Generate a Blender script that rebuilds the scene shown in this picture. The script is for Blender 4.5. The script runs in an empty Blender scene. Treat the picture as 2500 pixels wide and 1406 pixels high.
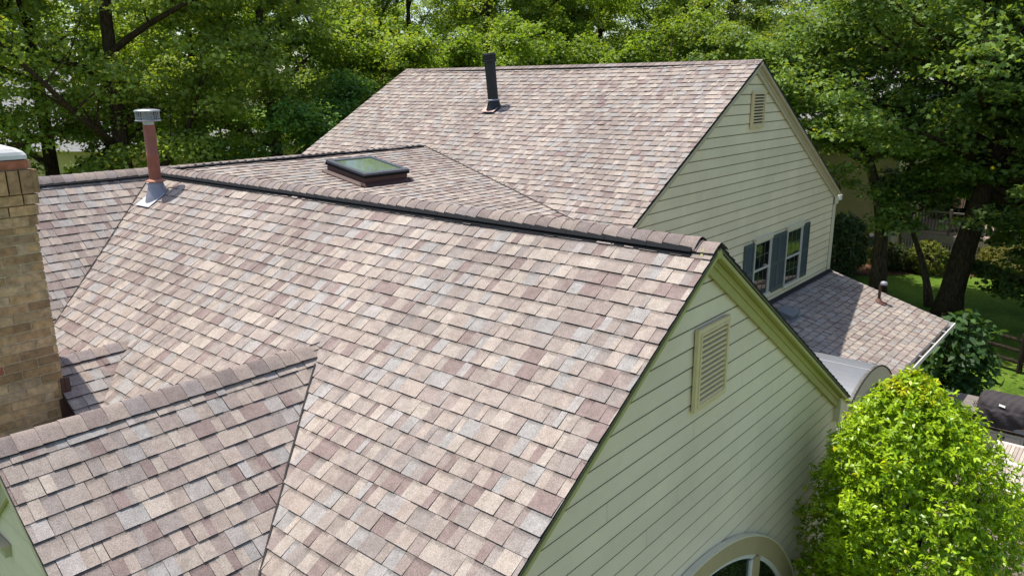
import bpy, math, random
import numpy as np
from mathutils import Vector, Matrix, Quaternion

# ------------------------------------------------------------------ camera, sky, sun, exposure
scene = bpy.context.scene
COL = scene.collection
FOC, PITCH, ROLL, YAW = 1872.86, 0.26043, -0.00881, -0.70531


def make_camera():
    fw = Vector((math.sin(YAW) * math.cos(PITCH), math.cos(YAW) * math.cos(PITCH), -math.sin(PITCH)))
    r = Vector((math.cos(YAW), -math.sin(YAW), 0))
    u = r.cross(fw)
    r2 = math.cos(ROLL) * r + math.sin(ROLL) * u
    u2 = -math.sin(ROLL) * r + math.cos(ROLL) * u
    cd = bpy.data.cameras.new("camera")
    cam = bpy.data.objects.new("camera", cd)
    COL.objects.link(cam)
    m = Matrix((r2, u2, -fw)).transposed()
    cam.matrix_world = m.to_4x4()
    cd.sensor_fit = 'HORIZONTAL'
    cd.sensor_width = 36.0
    cd.lens = FOC / 2500 * 36
    cd.clip_start, cd.clip_end = 0.1, 600
    scene.camera = cam


make_camera()
SUN = Vector((-0.30, -0.065, 0.952)).normalized()
world = bpy.data.worlds.new("World")
scene.world = world
world.use_nodes = True
wn = world.node_tree
bg = wn.nodes["Background"]
sky = wn.nodes.new("ShaderNodeTexSky")
sky.sky_type = 'NISHITA'
sky.sun_disc = False
sky.sun_elevation = math.asin(SUN.z)
sky.sun_rotation = math.atan2(SUN.x, SUN.y)
sky.air_density, sky.dust_density, sky.ozone_density = 1.0, 1.5, 1.0
wn.links.new(sky.outputs[0], bg.inputs[0])
bg.inputs[1].default_value = 0.15
sl = bpy.data.lights.new("sun", 'SUN')
sl.energy = 4.2
sl.angle = math.radians(0.53)
sl.color = (1.0, 0.95, 0.87)
so = bpy.data.objects.new("sun", sl)
so.rotation_euler = SUN.to_track_quat('Z', 'Y').to_euler()
so.location = (0, 0, 40)
COL.objects.link(so)
scene.view_settings.view_transform = 'Standard'
scene.view_settings.look = 'None'
scene.view_settings.exposure = 0.45
scene.view_settings.gamma = 1.0
scene.cycles.max_bounces = 8
scene.cycles.diffuse_bounces = 4
scene.cycles.transmission_bounces = 6
scene.cycles.transparent_max_bounces = 8
scene.cycles.caustics_reflective = False
scene.cycles.caustics_refractive = False

G = -7.7                      # ground level; the camera hovers at height 0
rnd = random.Random(7)


def lin(c):
    return c / 12.92 if c <= 0.04045 else ((c + 0.055) / 1.055) ** 2.4


def rgb(r, g, b, k=1.0):
    return (lin(r / 255) * k, lin(g / 255) * k, lin(b / 255) * k, 1.0)


# ------------------------------------------------------------------ materials
def nodemat(name):
    m = bpy.data.materials.new(name)
    m.use_nodes = True
    n = m.node_tree
    return m, n, n.nodes["Principled BSDF"]


def add(n, t, **kw):
    x = n.nodes.new(t)
    for k, v in kw.items():
        setattr(x, k, v)
    return x


def noise(n, scale, detail=4, rough=0.6, coords='Object', stretch=None):
    tc = add(n, "ShaderNodeTexCoord")
    nz = add(n, "ShaderNodeTexNoise")
    nz.inputs["Scale"].default_value = scale
    nz.inputs["Detail"].default_value = detail
    nz.inputs["Roughness"].default_value = rough
    if stretch:
        mp = add(n, "ShaderNodeMapping")
        mp.inputs["Scale"].default_value = stretch
        n.links.new(tc.outputs[coords], mp.inputs[0])
        n.links.new(mp.outputs[0], nz.inputs["Vector"])
    else:
        n.links.new(tc.outputs[coords], nz.inputs["Vector"])
    return nz


def ramp(n, src, lo, hi, clo, chi):
    r = add(n, "ShaderNodeValToRGB")
    e = r.color_ramp.elements
    e[0].position, e[1].position = lo, hi
    e[0].color, e[1].color = clo, chi
    n.links.new(src, r.inputs[0])
    return r


def mul(n, a, b, fac=1.0):
    x = add(n, "ShaderNodeMix", data_type='RGBA', blend_type='MULTIPLY')
    x.inputs[0].default_value = fac
    n.links.new(a, x.inputs[6])
    n.links.new(b, x.inputs[7])
    return x.outputs[2]


def bump(n, bsdf, src, strength, dist):
    b = add(n, "ShaderNodeBump")
    b.inputs["Strength"].default_value = strength
    b.inputs["Distance"].default_value = dist
    n.links.new(src, b.inputs["Height"])
    n.links.new(b.outputs[0], bsdf.inputs["Normal"])


def grey(v):
    return (v, v, v, 1)


def mat_plain(name, c, rough=0.6, var=0.12, scale=6, metal=0.0, bscale=None, bstr=0.15, bdist=0.003, stretch=None, spec=None):
    m, n, b = nodemat(name)
    nz = noise(n, scale, 5, 0.62, stretch=stretch)
    r = ramp(n, nz.outputs[0], 0.3, 0.72, grey(1 - var), grey(1 + var * 0.4))
    cc = add(n, "ShaderNodeRGB")
    cc.outputs[0].default_value = c
    n.links.new(mul(n, cc.outputs[0], r.outputs[0]), b.inputs["Base Color"])
    b.inputs["Roughness"].default_value = rough
    b.inputs["Metallic"].default_value = metal
    if spec is not None:
        b.inputs["Specular IOR Level"].default_value = spec
    if bscale:
        n2 = noise(n, bscale, 3, 0.6)
        bump(n, b, n2.outputs[0], bstr, bdist)
    return m


def mat_shingle():
    m, n, b = nodemat("asphalt_shingle")
    a = add(n, "ShaderNodeAttribute", attribute_name="Col")
    fine = noise(n, 150, 2, 0.7)
    r1 = ramp(n, fine.outputs[0], 0.30, 0.72, grey(0.60), grey(1.46))
    mid = noise(n, 13, 5, 0.65)
    r2 = ramp(n, mid.outputs[0], 0.32, 0.68, (0.84, 0.82, 0.81, 1), (1.12, 1.12, 1.13, 1))
    big = noise(n, 0.7, 3, 0.5)
    r3 = ramp(n, big.outputs[0], 0.35, 0.65, grey(0.88), grey(1.05))
    col = mul(n, mul(n, mul(n, a.outputs[0], r1.outputs[0]), r2.outputs[0]), r3.outputs[0])
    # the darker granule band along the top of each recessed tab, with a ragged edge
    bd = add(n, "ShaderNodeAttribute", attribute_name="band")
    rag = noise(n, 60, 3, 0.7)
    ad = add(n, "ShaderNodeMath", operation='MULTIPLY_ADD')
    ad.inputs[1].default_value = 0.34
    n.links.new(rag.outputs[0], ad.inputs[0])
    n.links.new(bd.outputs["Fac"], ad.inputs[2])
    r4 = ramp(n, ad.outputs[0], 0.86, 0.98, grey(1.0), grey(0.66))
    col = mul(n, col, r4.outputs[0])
    n.links.new(col, b.inputs["Base Color"])
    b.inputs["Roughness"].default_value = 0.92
    b.inputs["Specular IOR Level"].default_value = 0.25
    bump(n, b, fine.outputs[0], 0.35, 0.004)
    return m


def mat_leaf(name, rough=0.5, trans=0.35, tint=(1.5, 1.35, 0.45), spec=0.3):
    m, n, b = nodemat(name)
    a = add(n, "ShaderNodeAttribute", attribute_name="Col")
    n.links.new(a.outputs[0], b.inputs["Base Color"])
    b.inputs["Roughness"].default_value = rough
    b.inputs["Specular IOR Level"].default_value = spec
    t = add(n, "ShaderNodeBsdfTranslucent")
    tc = add(n, "ShaderNodeRGB")
    tc.outputs[0].default_value = (*tint, 1)
    n.links.new(mul(n, a.outputs[0], tc.outputs[0]), t.inputs[0])
    mx = add(n, "ShaderNodeMixShader")
    mx.inputs[0].default_value = trans
    n.links.new(b.outputs[0], mx.inputs[1])
    n.links.new(t.outputs[0], mx.inputs[2])
    n.links.new(mx.outputs[0], n.nodes["Material Output"].inputs[0])
    return m


def mat_siding(name, c):
    m, n, b = nodemat(name)
    nz = noise(n, 1.6, 4, 0.6)
    r = ramp(n, nz.outputs[0], 0.3, 0.7, grey(0.93), grey(1.03))
    st = noise(n, 0.9, 5, 0.7)
    r2 = ramp(n, st.outputs[0], 0.40, 0.72, grey(1.02), grey(0.91))
    at = add(n, "ShaderNodeAttribute", attribute_name="Col")
    cc = add(n, "ShaderNodeRGB")
    cc.outputs[0].default_value = c
    col = mul(n, mul(n, mul(n, cc.outputs[0], r.outputs[0]), r2.outputs[0]), at.outputs[0])
    n.links.new(col, b.inputs["Base Color"])
    b.inputs["Roughness"].default_value = 0.55
    b.inputs["Specular IOR Level"].default_value = 0.35
    g = noise(n, 40, 4, 0.6, stretch=(1, 0.15, 3))
    bump(n, b, g.outputs[0], 0.12, 0.003)
    return m


def mat_attr(name, rough=0.85, scale=30, var=0.25, bscale=60, bstr=0.4, bdist=0.006):
    m, n, b = nodemat(name)
    a = add(n, "ShaderNodeAttribute", attribute_name="Col")
    nz = noise(n, scale, 5, 0.65)
    r = ramp(n, nz.outputs[0], 0.3, 0.7, grey(1 - var), grey(1 + var * 0.6))
    n2 = noise(n, scale * 0.18, 4, 0.6)
    r2 = ramp(n, n2.outputs[0], 0.35, 0.7, grey(1 - var * 0.6), grey(1.05))
    n.links.new(mul(n, mul(n, a.outputs[0], r.outputs[0]), r2.outputs[0]), b.inputs["Base Color"])
    b.inputs["Roughness"].default_value = rough
    n3 = noise(n, bscale, 4, 0.6)
    bump(n, b, n3.outputs[0], bstr, bdist)
    return m


def mat_glass(name, c=(0.012, 0.018, 0.016, 1), rough=0.03):
    m, n, b = nodemat(name)
    nz = noise(n, 1.2, 3, 0.5)
    r = ramp(n, nz.outputs[0], 0.35, 0.7, tuple(x * 0.5 for x in c[:3]) + (1,), c)
    n.links.new(r.outputs[0], b.inputs["Base Color"])
    b.inputs["Roughness"].default_value = rough
    b.inputs["IOR"].default_value = 1.52
    b.inputs["Specular IOR Level"].default_value = 0.45
    n2 = noise(n, 2.0, 2, 0.5)
    bump(n, b, n2.outputs[0], 0.04, 0.01)
    return m


def mat_bark(name, c1, c2):
    m, n, b = nodemat(name)
    nz = noise(n, 9, 6, 0.7, stretch=(3, 3, 0.5))
    r = ramp(n, nz.outputs[0], 0.35, 0.68, c1, c2)
    n.links.new(r.outputs[0], b.inputs["Base Color"])
    b.inputs["Roughness"].default_value = 0.95
    b.inputs["Specular IOR Level"].default_value = 0.1
    bump(n, b, nz.outputs[0], 0.9, 0.04)
    return m


def mat_ground(name, c1, c2, c3, s1=0.35, s2=25, bstr=0.6, bdist=0.03):
    m, n, b = nodemat(name)
    nz = noise(n, s1, 5, 0.6)
    r = ramp(n, nz.outputs[0], 0.38, 0.64, c1, c2)
    n2 = noise(n, s2, 5, 0.75)
    r2 = ramp(n, n2.outputs[0], 0.30, 0.72, grey(0.45), grey(1.35))
    n3 = noise(n, 2.2, 3, 0.6)
    f = ramp(n, n3.outputs[0], 0.58, 0.72, grey(0), grey(1))
    mx = add(n, "ShaderNodeMix", data_type='RGBA')
    n.links.new(f.outputs[0], mx.inputs[0])
    n.links.new(r.outputs[0], mx.inputs[6])
    mx.inputs[7].default_value = c3
    n.links.new(mul(n, mx.outputs[2], r2.outputs[0]), b.inputs["Base Color"])
    b.inputs["Roughness"].default_value = 0.95
    b.inputs["Specular IOR Level"].default_value = 0.15
    bump(n, b, n2.outputs[0], bstr, bdist)
    return m


M = {}
M['shingle'] = mat_shingle()
M['sage'] = mat_siding("sage_siding_paint", rgb(230, 215, 186))
M['cream'] = mat_siding("cream_siding_paint", rgb(232, 217, 182))
M['yellow'] = mat_siding("yellow_siding_paint", rgb(205, 190, 130))
M['tan'] = mat_siding("tan_siding_paint", rgb(228, 208, 158))
M['trim_olive'] = mat_plain("olive_trim_paint", rgb(170, 165, 104), 0.5, 0.08, 5)
M['trim_tan'] = mat_plain("tan_trim_paint", rgb(188, 178, 148), 0.5, 0.08, 5)
M['trim_cream'] = mat_plain("cream_trim_paint", rgb(214, 206, 178), 0.5, 0.06, 5)
M['arch_trim'] = mat_plain("khaki_trim_paint", rgb(182, 164, 124), 0.5, 0.10, 4)
M['white'] = mat_plain("white_paint", rgb(225, 225, 218), 0.4, 0.06, 8)
M['shutter'] = mat_plain("slate_green_shutter_paint", rgb(72, 82, 82), 0.45, 0.1, 8)
M['glass'] = mat_glass("window_glass")
M['skyglass'] = mat_glass("skylight_glass", (0.16, 0.21, 0.13, 1), 0.05)
M['vent_tan'] = mat_plain('warm_tan_vent_paint', rgb(220, 200, 156), 0.5, 0.08, 5)
M['sash'] = mat_plain('dull_white_sash', rgb(190, 186, 172), 0.45, 0.08, 8)
M['muntin'] = mat_plain('shaded_grille', rgb(92, 90, 78), 0.6, 0.1, 8)
M['black'] = mat_plain("black_plastic_vent", (0.008, 0.009, 0.011, 1), 0.8, 0.3, 30, bscale=120, bdist=0.004, spec=0.15)
M['blackpipe'] = mat_plain("black_painted_steel", (0.013, 0.014, 0.018, 1), 0.42, 0.5, 14, spec=0.4, bscale=40)
M['strip'] = mat_plain("valley_shade_and_dark_trim", (0.03, 0.026, 0.025, 1), 0.9, 0.3, 20)  # shared dark tone; in the valleys it paints the shadow line
M['redpipe'] = mat_plain("red_brown_painted_steel", rgb(150, 92, 76), 0.55, 0.22, 9, spec=0.3)
M['rust'] = mat_plain("rusty_collar", rgb(180, 118, 92), 0.7, 0.25, 14)
M['galv'] = mat_plain("galvanised_steel", (0.42, 0.44, 0.46, 1), 0.42, 0.25, 12, metal=0.85)
M['lead'] = mat_plain("grey_flashing", rgb(150, 150, 160), 0.5, 0.2, 12, metal=0.15)
M['alu'] = mat_plain("pale_aluminium_flashing", rgb(215, 216, 220), 0.4, 0.1, 12, metal=0.3)
M['bronze'] = mat_plain("brown_flashing", rgb(76, 52, 46), 0.5, 0.2, 8, spec=0.35)
M['skyframe'] = mat_plain("grey_skylight_frame", rgb(84, 86, 92), 0.4, 0.12, 8, metal=0.2)
M['pinkplate'] = mat_plain('weathered_pink_flashing', rgb(196, 164, 152), 0.6, 0.2, 14)
M['copper'] = mat_plain("coppery_flashing", rgb(112, 74, 62), 0.5, 0.25, 10, metal=0.1)
M['crown'] = mat_plain("white_mortar_crown", rgb(212, 210, 206), 0.8, 0.14, 7, bscale=30, bdist=0.01)
M['mortar'] = mat_plain("brick_mortar", rgb(208, 190, 156), 0.95, 0.35, 12)
M['brick'] = mat_attr("yellow_brown_brick", 0.9, 16, 0.42, 70, 0.55, 0.008)
M['zinc'] = mat_plain("grey_sheet_metal", rgb(128, 130, 134), 0.55, 0.10, 2.0, metal=0.25)
M['gutter'] = mat_plain("white_gutter", rgb(222, 220, 214), 0.35, 0.08, 6)
M['debris'] = mat_plain("gutter_debris", rgb(84, 70, 54), 0.95, 0.4, 20)
M['stone'] = mat_plain("grey_stone_slab", rgb(132, 124, 118), 0.6, 0.18, 10, bscale=60)
M['darkbrick'] = mat_attr("brown_counter_brick", 0.9, 26, 0.3, 70, 0.5, 0.008)
M['steel'] = mat_plain("stainless_steel", (0.55, 0.55, 0.56, 1), 0.32, 0.1, 6, metal=0.9)
M['cover'] = mat_plain("black_canvas", rgb(62, 56, 58), 0.85, 0.18, 5, bscale=16, bstr=0.5, bdist=0.02)
M['door'] = mat_plain("cream_cabinet_paint", rgb(206, 198, 184), 0.45, 0.06, 6)
M['iron'] = mat_plain("dark_iron", (0.02, 0.02, 0.022, 1), 0.5, 0.2, 20)
M['teak'] = mat_attr("weathered_teak", 0.8, 8, 0.16, 40, 0.3, 0.003)
M['fence'] = mat_bark("weathered_rail", rgb(38, 32, 29), rgb(78, 68, 58))
M['bark'] = mat_bark("dark_bark", rgb(30, 24, 19), rgb(92, 78, 62))
M['bark2'] = mat_bark("grey_brown_bark", rgb(44, 36, 28), rgb(118, 102, 82))
M['leaf'] = mat_leaf("maple_leaf", 0.5, 0.40)
M['leaf_bright'] = mat_leaf("woodland_leaf", 0.5, 0.45, (1.3, 1.35, 0.4))
M['leaf_glossy'] = mat_leaf("glossy_shrub_leaf", 0.36, 0.32, (1.5, 1.35, 0.25), 0.35)
M['lawn'] = mat_ground("lawn_grass", rgb(70, 98, 28), rgb(112, 140, 48), rgb(124, 134, 62), 0.4, 18)
M['mulch'] = mat_ground("bark_mulch", rgb(96, 70, 54), rgb(130, 98, 78), rgb(112, 84, 66), 1.5, 22, 1.0, 0.06)
M['patio'] = mat_ground("patio_stone", rgb(112, 102, 92), rgb(136, 126, 114), rgb(122, 112, 100), 0.8, 30, 0.3, 0.01)
M['greyroof'] = mat_plain("pale_grey_roof", rgb(150, 148, 150), 0.9, 0.25, 6, stretch=(1, 1, 6))
M['fabric'] = mat_attr("umbrella_fabric", 0.9, 8, 0.12, 30, 0.2, 0.005)


# ------------------------------------------------------------------ mesh helpers
class MB:
    def __init__(self):
        self.v, self.f, self.c, self.b = [], [], [], []

    def face(self, pts, col=(1, 1, 1, 1), band=None):
        i = len(self.v)
        self.v.extend([tuple(p) for p in pts])
        k = len(pts)
        self.f.append(tuple(range(i, i + k)))
        self.c.append(col)
        self.b.append(band if band else [0.0] * k)

    def box(self, o, ax, ay, az, col=(1, 1, 1, 1)):
        """box from corner o along three edge vectors"""
        o, ax, ay, az = Vector(o), Vector(ax), Vector(ay), Vector(az)
        p = [o, o + ax, o + ax + ay, o + ay]
        q = [x + az for x in p]
        if ax.cross(ay).dot(az) < 0:
            p, q = q, p
        self.face([p[3], p[2], p[1], p[0]], col)
        self.face(q, col)
        for i in range(4):
            j = (i + 1) % 4
            self.face([p[i], p[j], q[j], q[i]], col)

    def bx(self, x0, x1, y0, y1, z0, z1, col=(1, 1, 1, 1)):
        self.box((x0, y0, z0), (x1 - x0, 0, 0), (0, y1 - y0, 0), (0, 0, z1 - z0), col)

    def prism(self, poly, d, col=(1, 1, 1, 1)):
        poly = [Vector(p) for p in poly]
        d = Vector(d)
        q = [p + d for p in poly]
        nrm = (poly[1] - poly[0]).cross(poly[2] - poly[1])
        if nrm.dot(d) > 0:
            self.face(poly[::-1], col)
            self.face(q, col)
        else:
            self.face(poly, col)
            self.face(q[::-1], col)
        n = len(poly)
        for i in range(n):
            j = (i + 1) % n
            self.face([poly[i], poly[j], q[j], q[i]], col)

    def tube(self, pts, rad, seg=8, col=(1, 1, 1, 1), cap=True):
        pts = [Vector(p) for p in pts]
        n = len(pts)
        base = len(self.v)
        prev = None
        for i, p in enumerate(pts):
            t = (pts[min(i + 1, n - 1)] - pts[max(i - 1, 0)])
            if t.length < 1e-9:
                t = Vector((0, 0, 1))
            t.normalize()
            if prev is None:
                a = t.cross(Vector((0.31, 0.95, 0.02)))
                if a.length < 0.05:
                    a = t.cross(Vector((1, 0, 0)))
            else:
                a = prev - t * prev.dot(t)
            a.normalize()
            prev = a
            b = t.cross(a)
            r = rad[i] if isinstance(rad, (list, tuple)) else rad
            for k in range(seg):
                an = 2 * math.pi * k / seg
                self.v.append(tuple(p + (a * math.cos(an) + b * math.sin(an)) * r))
        for i in range(n - 1):
            for k in range(seg):
                k2 = (k + 1) % seg
                self.f.append((base + i * seg + k, base + i * seg + k2, base + (i + 1) * seg + k2, base + (i + 1) * seg + k))
                self.c.append(col)
                self.b.append([0.0] * 4)
        if cap:
            self.f.append(tuple(base + k for k in range(seg))[::-1])
            self.f.append(tuple(base + (n - 1) * seg + k for k in range(seg)))
            self.c += [col, col]
            self.b += [[0.0] * seg] * 2

    def lathe(self, c, prof, seg=24, axis=Vector((0, 0, 1)), col=(1, 1, 1, 1)):
        """prof: list of (radius, height) along axis from c"""
        c = Vector(c)
        q = Vector((0, 0, 1)).rotation_difference(axis)
        base = len(self.v)
        for r, h in prof:
            for k in range(seg):
                an = 2 * math.pi * k / seg
                self.v.append(tuple(c + q @ Vector((r * math.cos(an), r * math.sin(an), h))))
        for i in range(len(prof) - 1):
            for k in range(seg):
                k2 = (k + 1) % seg
                self.f.append((base + i * seg + k, base + i * seg + k2, base + (i + 1) * seg + k2, base + (i + 1) * seg + k))
                self.c.append(col)
                self.b.append([0.0] * 4)

    def mesh(self, name, mat, smooth=False):
        me = bpy.data.meshes.new(name)
        me.from_pydata(self.v, [], self.f)
        at = me.attributes.new("Col", 'FLOAT_COLOR', 'FACE')
        at.data.foreach_set("color", np.array(self.c, dtype=np.float32).ravel())
        if any(any(x) for x in self.b):
            ab = me.attributes.new("band", 'FLOAT', 'CORNER')
            ab.data.foreach_set("value", np.array([y for x in self.b for y in x], dtype=np.float32))
        me.materials.append(mat)
        if smooth:
            me.polygons.foreach_set("use_smooth", [True] * len(me.polygons))
        me.update()
        return me

    def build(self, name, mat, parent=None, smooth=False, label=None, bevel=0):
        o = bpy.data.objects.new(name, self.mesh(name, mat, smooth))
        COL.objects.link(o)
        if parent:
            o.parent = parent
            if parent.type == 'EMPTY':
                o.matrix_parent_inverse = Matrix.Translation(-parent.location)
        if label:
            o['label'] = label
        if bevel:
            bm = o.modifiers.new("bevel", 'BEVEL')
            bm.width, bm.segments, bm.limit_method = bevel, 2, 'ANGLE'
        return o


def thing(name, label, cat, loc=(0, 0, 0), group=None):
    o = bpy.data.objects.new(name, None)
    o.location = loc
    o.empty_display_size = 0.2
    COL.objects.link(o)
    tag(o, label, cat, group)
    return o


def tag(o, label=None, cat=None, group=None, kind=None):
    if label:
        o['label'] = label
    if cat:
        o['category'] = cat
    if group:
        o['group'] = group
    if kind:
        o['kind'] = kind
    return o


# ------------------------------------------------------------------ roof shingles
PAL = [  # granule blends (linear albedo) and their share
    (rgb(203, 189, 175), 21), (rgb(194, 178, 165), 18), (rgb(185, 171, 160), 18), (rgb(177, 165, 157), 17),
    (rgb(187, 181, 175), 14), (rgb(166, 146, 139), 12), (rgb(176, 160, 151), 14), (rgb(194, 185, 178), 4)]
PAL = [(tuple(c[i] * 0.655 for i in range(3)), w) for c, w in PAL]
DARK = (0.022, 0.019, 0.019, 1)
EXPO = 0.143


def pick(r):
    t = r.random() * sum(w for _, w in PAL)
    for c, w in PAL:
        t -= w
        if t <= 0:
            break
    k = r.uniform(0.92, 1.06)
    return (c[0] * k, c[1] * k, c[2] * k, 1)


def clip(poly, planes):
    for a, b, c in planes:
        out = []
        n = len(poly)
        for i in range(n):
            p, q = poly[i], poly[(i + 1) % n]
            dp, dq = a * p[0] + b * p[1] - c, a * q[0] + b * q[1] - c
            if dp <= 0:
                out.append(p)
            if (dp < 0 < dq) or (dq < 0 < dp):
                t = dp / (dp - dq)
                out.append((p[0] + (q[0] - p[0]) * t, p[1] + (q[1] - p[1]) * t))
        poly = out
        if len(poly) < 3:
            return []
    return poly


def shingles(mb, O, U, V, ulen, vlen, phase, seed, planes=(), deck=True, bow=0.0, wmul=1.0, thick=1.0):
    """courses of laminated shingles on a slope: O ridge start, U along the ridge, V down the slope"""
    r = random.Random(seed)
    O, U, V = Vector(O), Vector(U).normalized(), Vector(V).normalized()
    N = U.cross(V)
    if N.z < 0:
        N = -N
    ph = [r.uniform(0, 6.28) for _ in range(6)]

    def lift(u, v):
        return 0.004 * math.sin(u * 1.3 + ph[0] + v * 0.6) + 0.003 * math.sin(u * 2.9 + ph[1] - v * 1.1) + bow * math.sin(math.pi * min(max(u / ulen, 0), 1))

    def P(u, v, h):
        return O + U * u + V * v + N * (h + lift(u, v))

    k = 0
    d1 = phase
    while d1 < vlen + 0.001:
        d0 = max(d1 - EXPO - 0.012, 0.0)
        wob = [r.uniform(-1, 1) for _ in range(3)]
        u = -r.uniform(0, 0.25)
        tooth = r.random() < 0.5
        while u < ulen:
            w = r.choice([0.05, 0.07, 0.085, 0.10, 0.11, 0.125, 0.14, 0.165]) * wmul
            if tooth and r.random() < 0.18:
                w *= 1.5
            u1 = u + w
            dj = d1 + 0.0022 * (wob[0] + math.sin(u * 0.9 + wob[1] * 3)) + r.uniform(-0.0008, 0.0008)
            h1 = (0.0125 if tooth else 0.0062) * thick + r.uniform(0, 0.0012)
            if r.random() < 0.012:
                h1 += 0.006
            col = pick(r)
            # some tabs carry two blended colours
            parts = [(u, u1, col)]
            if w > 0.11 and r.random() < 0.35:
                um = u + w * r.uniform(0.35, 0.65)
                parts = [(u, um, col), (um, u1, pick(r))]
            for a0, a1, cc in parts:
                poly = clip([(a0, d0), (a1, d0), (a1, dj), (a0, dj)], [(-1, 0, 0), (1, 0, ulen)] + list(planes))
                if len(poly) >= 3:
                    def hh(v):
                        return 0.001 + (h1 - 0.001) * (v - d0) / (dj - d0)
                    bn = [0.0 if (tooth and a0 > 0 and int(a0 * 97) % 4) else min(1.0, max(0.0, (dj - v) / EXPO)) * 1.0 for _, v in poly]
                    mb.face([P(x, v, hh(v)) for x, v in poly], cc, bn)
                    n = len(poly)
                    for i in range(n):
                        p, q = poly[i], poly[(i + 1) % n]
                        if abs(p[1] - d0) < 1e-6 and abs(q[1] - d0) < 1e-6:
                            continue
                        if len(parts) == 2 and abs(p[0] - q[0]) < 1e-9 and abs(p[0] - parts[0][1]) < 1e-9:
                            continue
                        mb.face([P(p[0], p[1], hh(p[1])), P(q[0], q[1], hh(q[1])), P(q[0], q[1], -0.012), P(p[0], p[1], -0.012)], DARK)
            # sheet joints: a thin gap now and then
            u = u1 + (0.004 if r.random() < 0.22 else 0.0012)
            tooth = not tooth if r.random() < 0.93 else tooth
        d1 += EXPO
        k += 1
    if deck:
        pl = clip([(0.004, 0.0), (ulen - 0.004, 0.0), (ulen - 0.004, d1 - EXPO - 0.01), (0.004, d1 - EXPO - 0.01)], list(planes))
        top = [O + U * x + V * v - N * (0.010 - min(bow, 0)) for x, v in pl]
        mb.prism(top, -N * 0.018, (0.16, 0.15, 0.10, 1))


CAPPAL = [rgb(178, 162, 152), rgb(168, 152, 144), rgb(186, 170, 158), rgb(174, 162, 158), rgb(160, 146, 140)]
CAPPAL = [tuple(c[i] * 0.60 for i in range(3)) + (1,) for c in CAPPAL]


def ridge_caps(mb, P0, D, L, m1, m2, W, raise_, seed, expo=0.142, flare=False, reverse=False):
    """overlapping bent caps along a ridge from P0 in direction D; m1/m2 = fall on the +S / -S side"""
    r = random.Random(seed)
    P0, D = Vector(P0), Vector(D).normalized()
    S = D.cross(Vector((0, 0, 1))).normalized()
    n = int(L / expo)

    def prof(s):
        m = m1 if s > 0 else m2
        a = abs(s)
        rr = 0.03
        z = -m * (math.sqrt(a * a + rr * rr) - rr)
        if flare:
            z += raise_ * (1.0 if a < 0.06 else max(0.0, 1 - ((a - 0.06) / (W - 0.02 - 0.06)) ** 2 * 0.28))
        else:
            z += raise_
        return z
    ss = [W * x for x in (-1, -0.8, -0.6, -0.42, -0.26, -0.12, 0, 0.12, 0.26, 0.42, 0.6, 0.8, 1)]
    for i in range(n):
        t0 = i * expo
        t1 = t0 + expo + 0.03
        if reverse:
            t0, t1 = L - t0, L - t1
        hb, hf = 0.009, 0.002
        col = r.choice(CAPPAL)
        k = r.uniform(0.93, 1.05)
        col = tuple(c * k for c in col[:3]) + (1,)
        wj = r.uniform(0.985, 1.015)
        pa = [P0 + D * (t0 + r.uniform(-.002, .002)) + S * (s * wj) + Vector((0, 0, prof(s) + hb)) for s in ss]
        pb = [P0 + D * t1 + S * (s * wj) + Vector((0, 0, prof(s) + hf)) for s in ss]
        dn = [p - Vector((0, 0, 0.008)) for p in pa]
        for j in range(len(ss) - 1):
            mb.face([pa[j], pa[j + 1], pb[j + 1], pb[j]], col)
            mb.face([dn[j], dn[j + 1], pa[j + 1], pa[j]], DARK)
        for j in (0, len(ss) - 1):
            q0, q1 = pa[j], pb[j]
            mb.face([q0, q1, q1 - Vector((0, 0, 0.006)), q0 - Vector((0, 0, 0.010))], DARK)


# ------------------------------------------------------------------ ground
def sheet(name, mat, poly, z):
    mb = MB()
    mb.face([(x, y, z) for x, y in poly])
    o = mb.build(name, mat)
    tag(o, kind='structure')
    return o


sheet('lawn', M['lawn'], [(-260, -120), (200, -120), (200, 320), (-260, 320)], G)
sheet('patio', M['patio'], [(-2.6, 3.0), (9, 3.0), (9, 19.3), (-2.6, 19.3)], G + 0.02)
sheet('mulch_bed', M['mulch'], [(-20, 30.9), (-12, 30.9), (-9.6, 31.6), (-8.1, 32.9), (-6.9, 34.3), (-5.2, 34.9), (-3.4, 35.0), (-2.4, 36.2), (-2.6, 38.5), (-20, 38.5)], G + 0.02)

# ------------------------------------------------------------------ the house
house = thing('house', 'cream clapboard house with brown shingle roofs, brick chimney, skylight and two gables', 'house', (-7, 9, G))

# main roof dimensions -------------------------------------------------------
R1X, R1Y, R1Z, R1M = -2.486, 5.358, -1.193, 0.645
R3X, R3Y, R3Z, R3M = -5.725, 13.586, 0.369, 0.568
R2X, R2Z, R2M, R2L = -11.56, -1.200, 0.770, 0.171
DX, DY, DZ, DM = -5.462, 1.225, -2.194, 0.769
W1, W3 = R1X - 0.12, R3X - 0.12
R4Z, R4M, R4Y = -4.44, 0.302, 18.85


def slope(m, d):
    s = math.hypot(1, m)
    return Vector((d[0] / s, d[1] / s, -m / s))


def roof(label, O, U, V, ulen, vlen, phase, seed, **kw):
    mb = MB()
    shingles(mb, O, U, V, ulen, vlen, phase, seed, **kw)
    return mb.build('roof_slope', M['shingle'], house, label=label)


# near gable roof (ridge along x)
roof('near gable roof, long sunny slope', (R2X, R1Y, R1Z), (1, 0, 0), slope(R1M, (0, -1)), R1X - R2X, 4.72, 0.041, 11)
roof('far side of the near gable roof', (R2X, R1Y, R1Z), (1, 0, 0), slope(R1M, (0, 1)), R1X - R2X, 4.74, 0.05, 12)
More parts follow.
